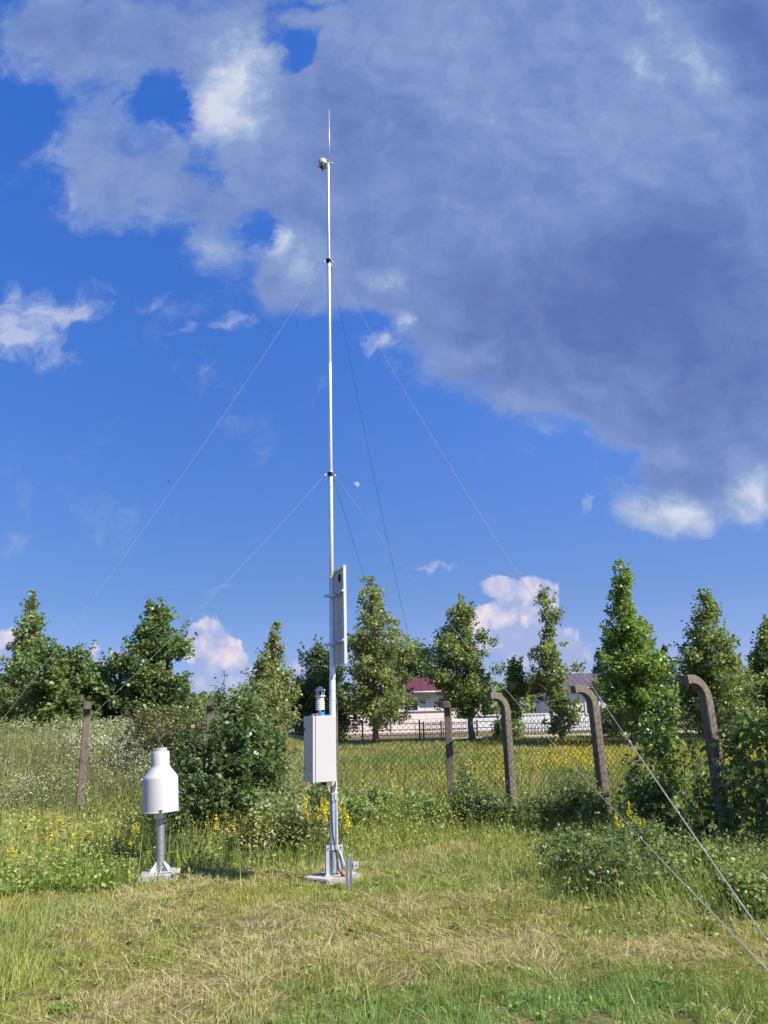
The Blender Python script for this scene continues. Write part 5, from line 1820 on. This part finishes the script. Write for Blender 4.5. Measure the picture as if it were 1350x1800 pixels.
def goldenrod(label, px, py_top, Y, seed, n_stem=5, h=None, spread=.12, group='goldenrod plants'):
    rng = np.random.default_rng(seed)
    top = P(px, py_top, Y)
    g = tz(top.x, Y)
    H = h or max(top.z - g, .25)
    root = thing('goldenrod', (top.x, Y, g), label, 'goldenrod', group)
    mb = MB(); C, T, C2 = [], [], []
    for k in range(n_stem):
        bx, by = rng.normal(0, spread * .5), rng.normal(0, spread * .5)
        hh = H * rng.uniform(.72, 1.0)
        e = Vector((bx + rng.normal(0, spread * .8), by + rng.normal(0, spread * .8), hh))
        b = Vector((bx, by, -.02))
        mb.tube([b, b.lerp(e, .5) + Vector((0, 0, .02)), e], [.004, .003, .002], 5, cap=False)
        m_ = 80
        t = rng.random(m_) ** 1.2
        q = np.array(b.lerp(e, 1.0))[None] + np.stack([rng.normal(0, 1, m_) * .022 * (t + .2), rng.normal(0, 1, m_) * .022 * (t + .2), -t * min(H * .3, .2)], 1)
        C.append(q)
        m2 = 26
        t = rng.uniform(.08, .75, m2)
        C2.append(np.array([tuple(b.lerp(e, x)) for x in t]) + rng.normal(0, .025, (m2, 3)))
    mb.build('stems', M['bark'], root)
    C2 = np.concatenate(C2)
    V, F, T = leaf_arrays(rng, C2, rng.uniform(.04, .09, len(C2)), tints(rng, len(C2), GREENS['olive'], .2), .18)
    np_mesh('leaves', V, F, M['leaf'], T, root)
    for c in C:
        T = np.tile(np.array([.60, .51, .06]), (len(c), 1)) * (1 + rng.normal(0, .2, (len(c), 1)))
        V, F, T = leaf_arrays(rng, c, rng.uniform(.014, .034, len(c)), T, .42, up=.8)
        np_mesh('flower_plume', V, F, M['flower'], T, root)


GR = [('goldenrod leaning on the lower guy rope by the second curved post', 1086, 1408, 10.6, 4), ('goldenrod right of the guy rope above the bramble mound', 1130, 1428, 10.3, 5),
      ('lone goldenrod stem in front of the bramble mound middle', 1133, 1478, 9.2, 3), ('short goldenrod at the left shoulder of the bramble mound', 1062, 1500, 9.0, 4),
      ('bright goldenrod clump just left of the mast pole', 562, 1395, 12.0, 14), ('small goldenrod clump right of the mast pole', 606, 1428, 12.2, 5),
      ('goldenrod at the foot of the big dark bush', 432, 1422, 11.9, 7), ('goldenrod between the dark bush and the pale leafed shrub', 462, 1426, 11.9, 5),
      ('goldenrod clump at the foot of the leaning left post', 104, 1450, 12.6, 10), ('goldenrod just left of the leaning left post', 88, 1432, 13.0, 8), ('goldenrod just right of the leaning left post', 135, 1462, 12.2, 7),
      ('goldenrod left of the rain gauge pole', 232, 1465, 11.6, 8), ('pale goldenrod behind the rain gauge shadow', 205, 1452, 12.2, 8), ('goldenrod at the far left edge of the tall grass', 10, 1480, 11.2, 7), ('goldenrod in the tall grass near the left edge', 45, 1430, 13.2, 7)]
for i, (lab, px, pt, Y, ns) in enumerate(GR):
    goldenrod(lab, px, pt, Y, 200 + i, ns, spread=.2 if ns > 6 else .1)


def debris():
    rng = np.random.default_rng(9)
    for i, (px, py, L, a, lab) in enumerate([(1307, 1502, .22, 25, 'pale broken board lying under the largest curved post'), (1322, 1511, .16, 30, 'smaller pale board end beside the broken board')]):
        p = G(px, py)
        mb = MB(); mb.box((0, 0, .02), (L, .06, .02), bevel=.004)
        o = mb.build('wood_scrap', M['kerb']); o.location = (p.x, p.y, tz(p.x, p.y) + .05); o.rotation_euler = (R(8), R(-6), R(-a))
        tag(o, lab, 'wood scrap')


debris()
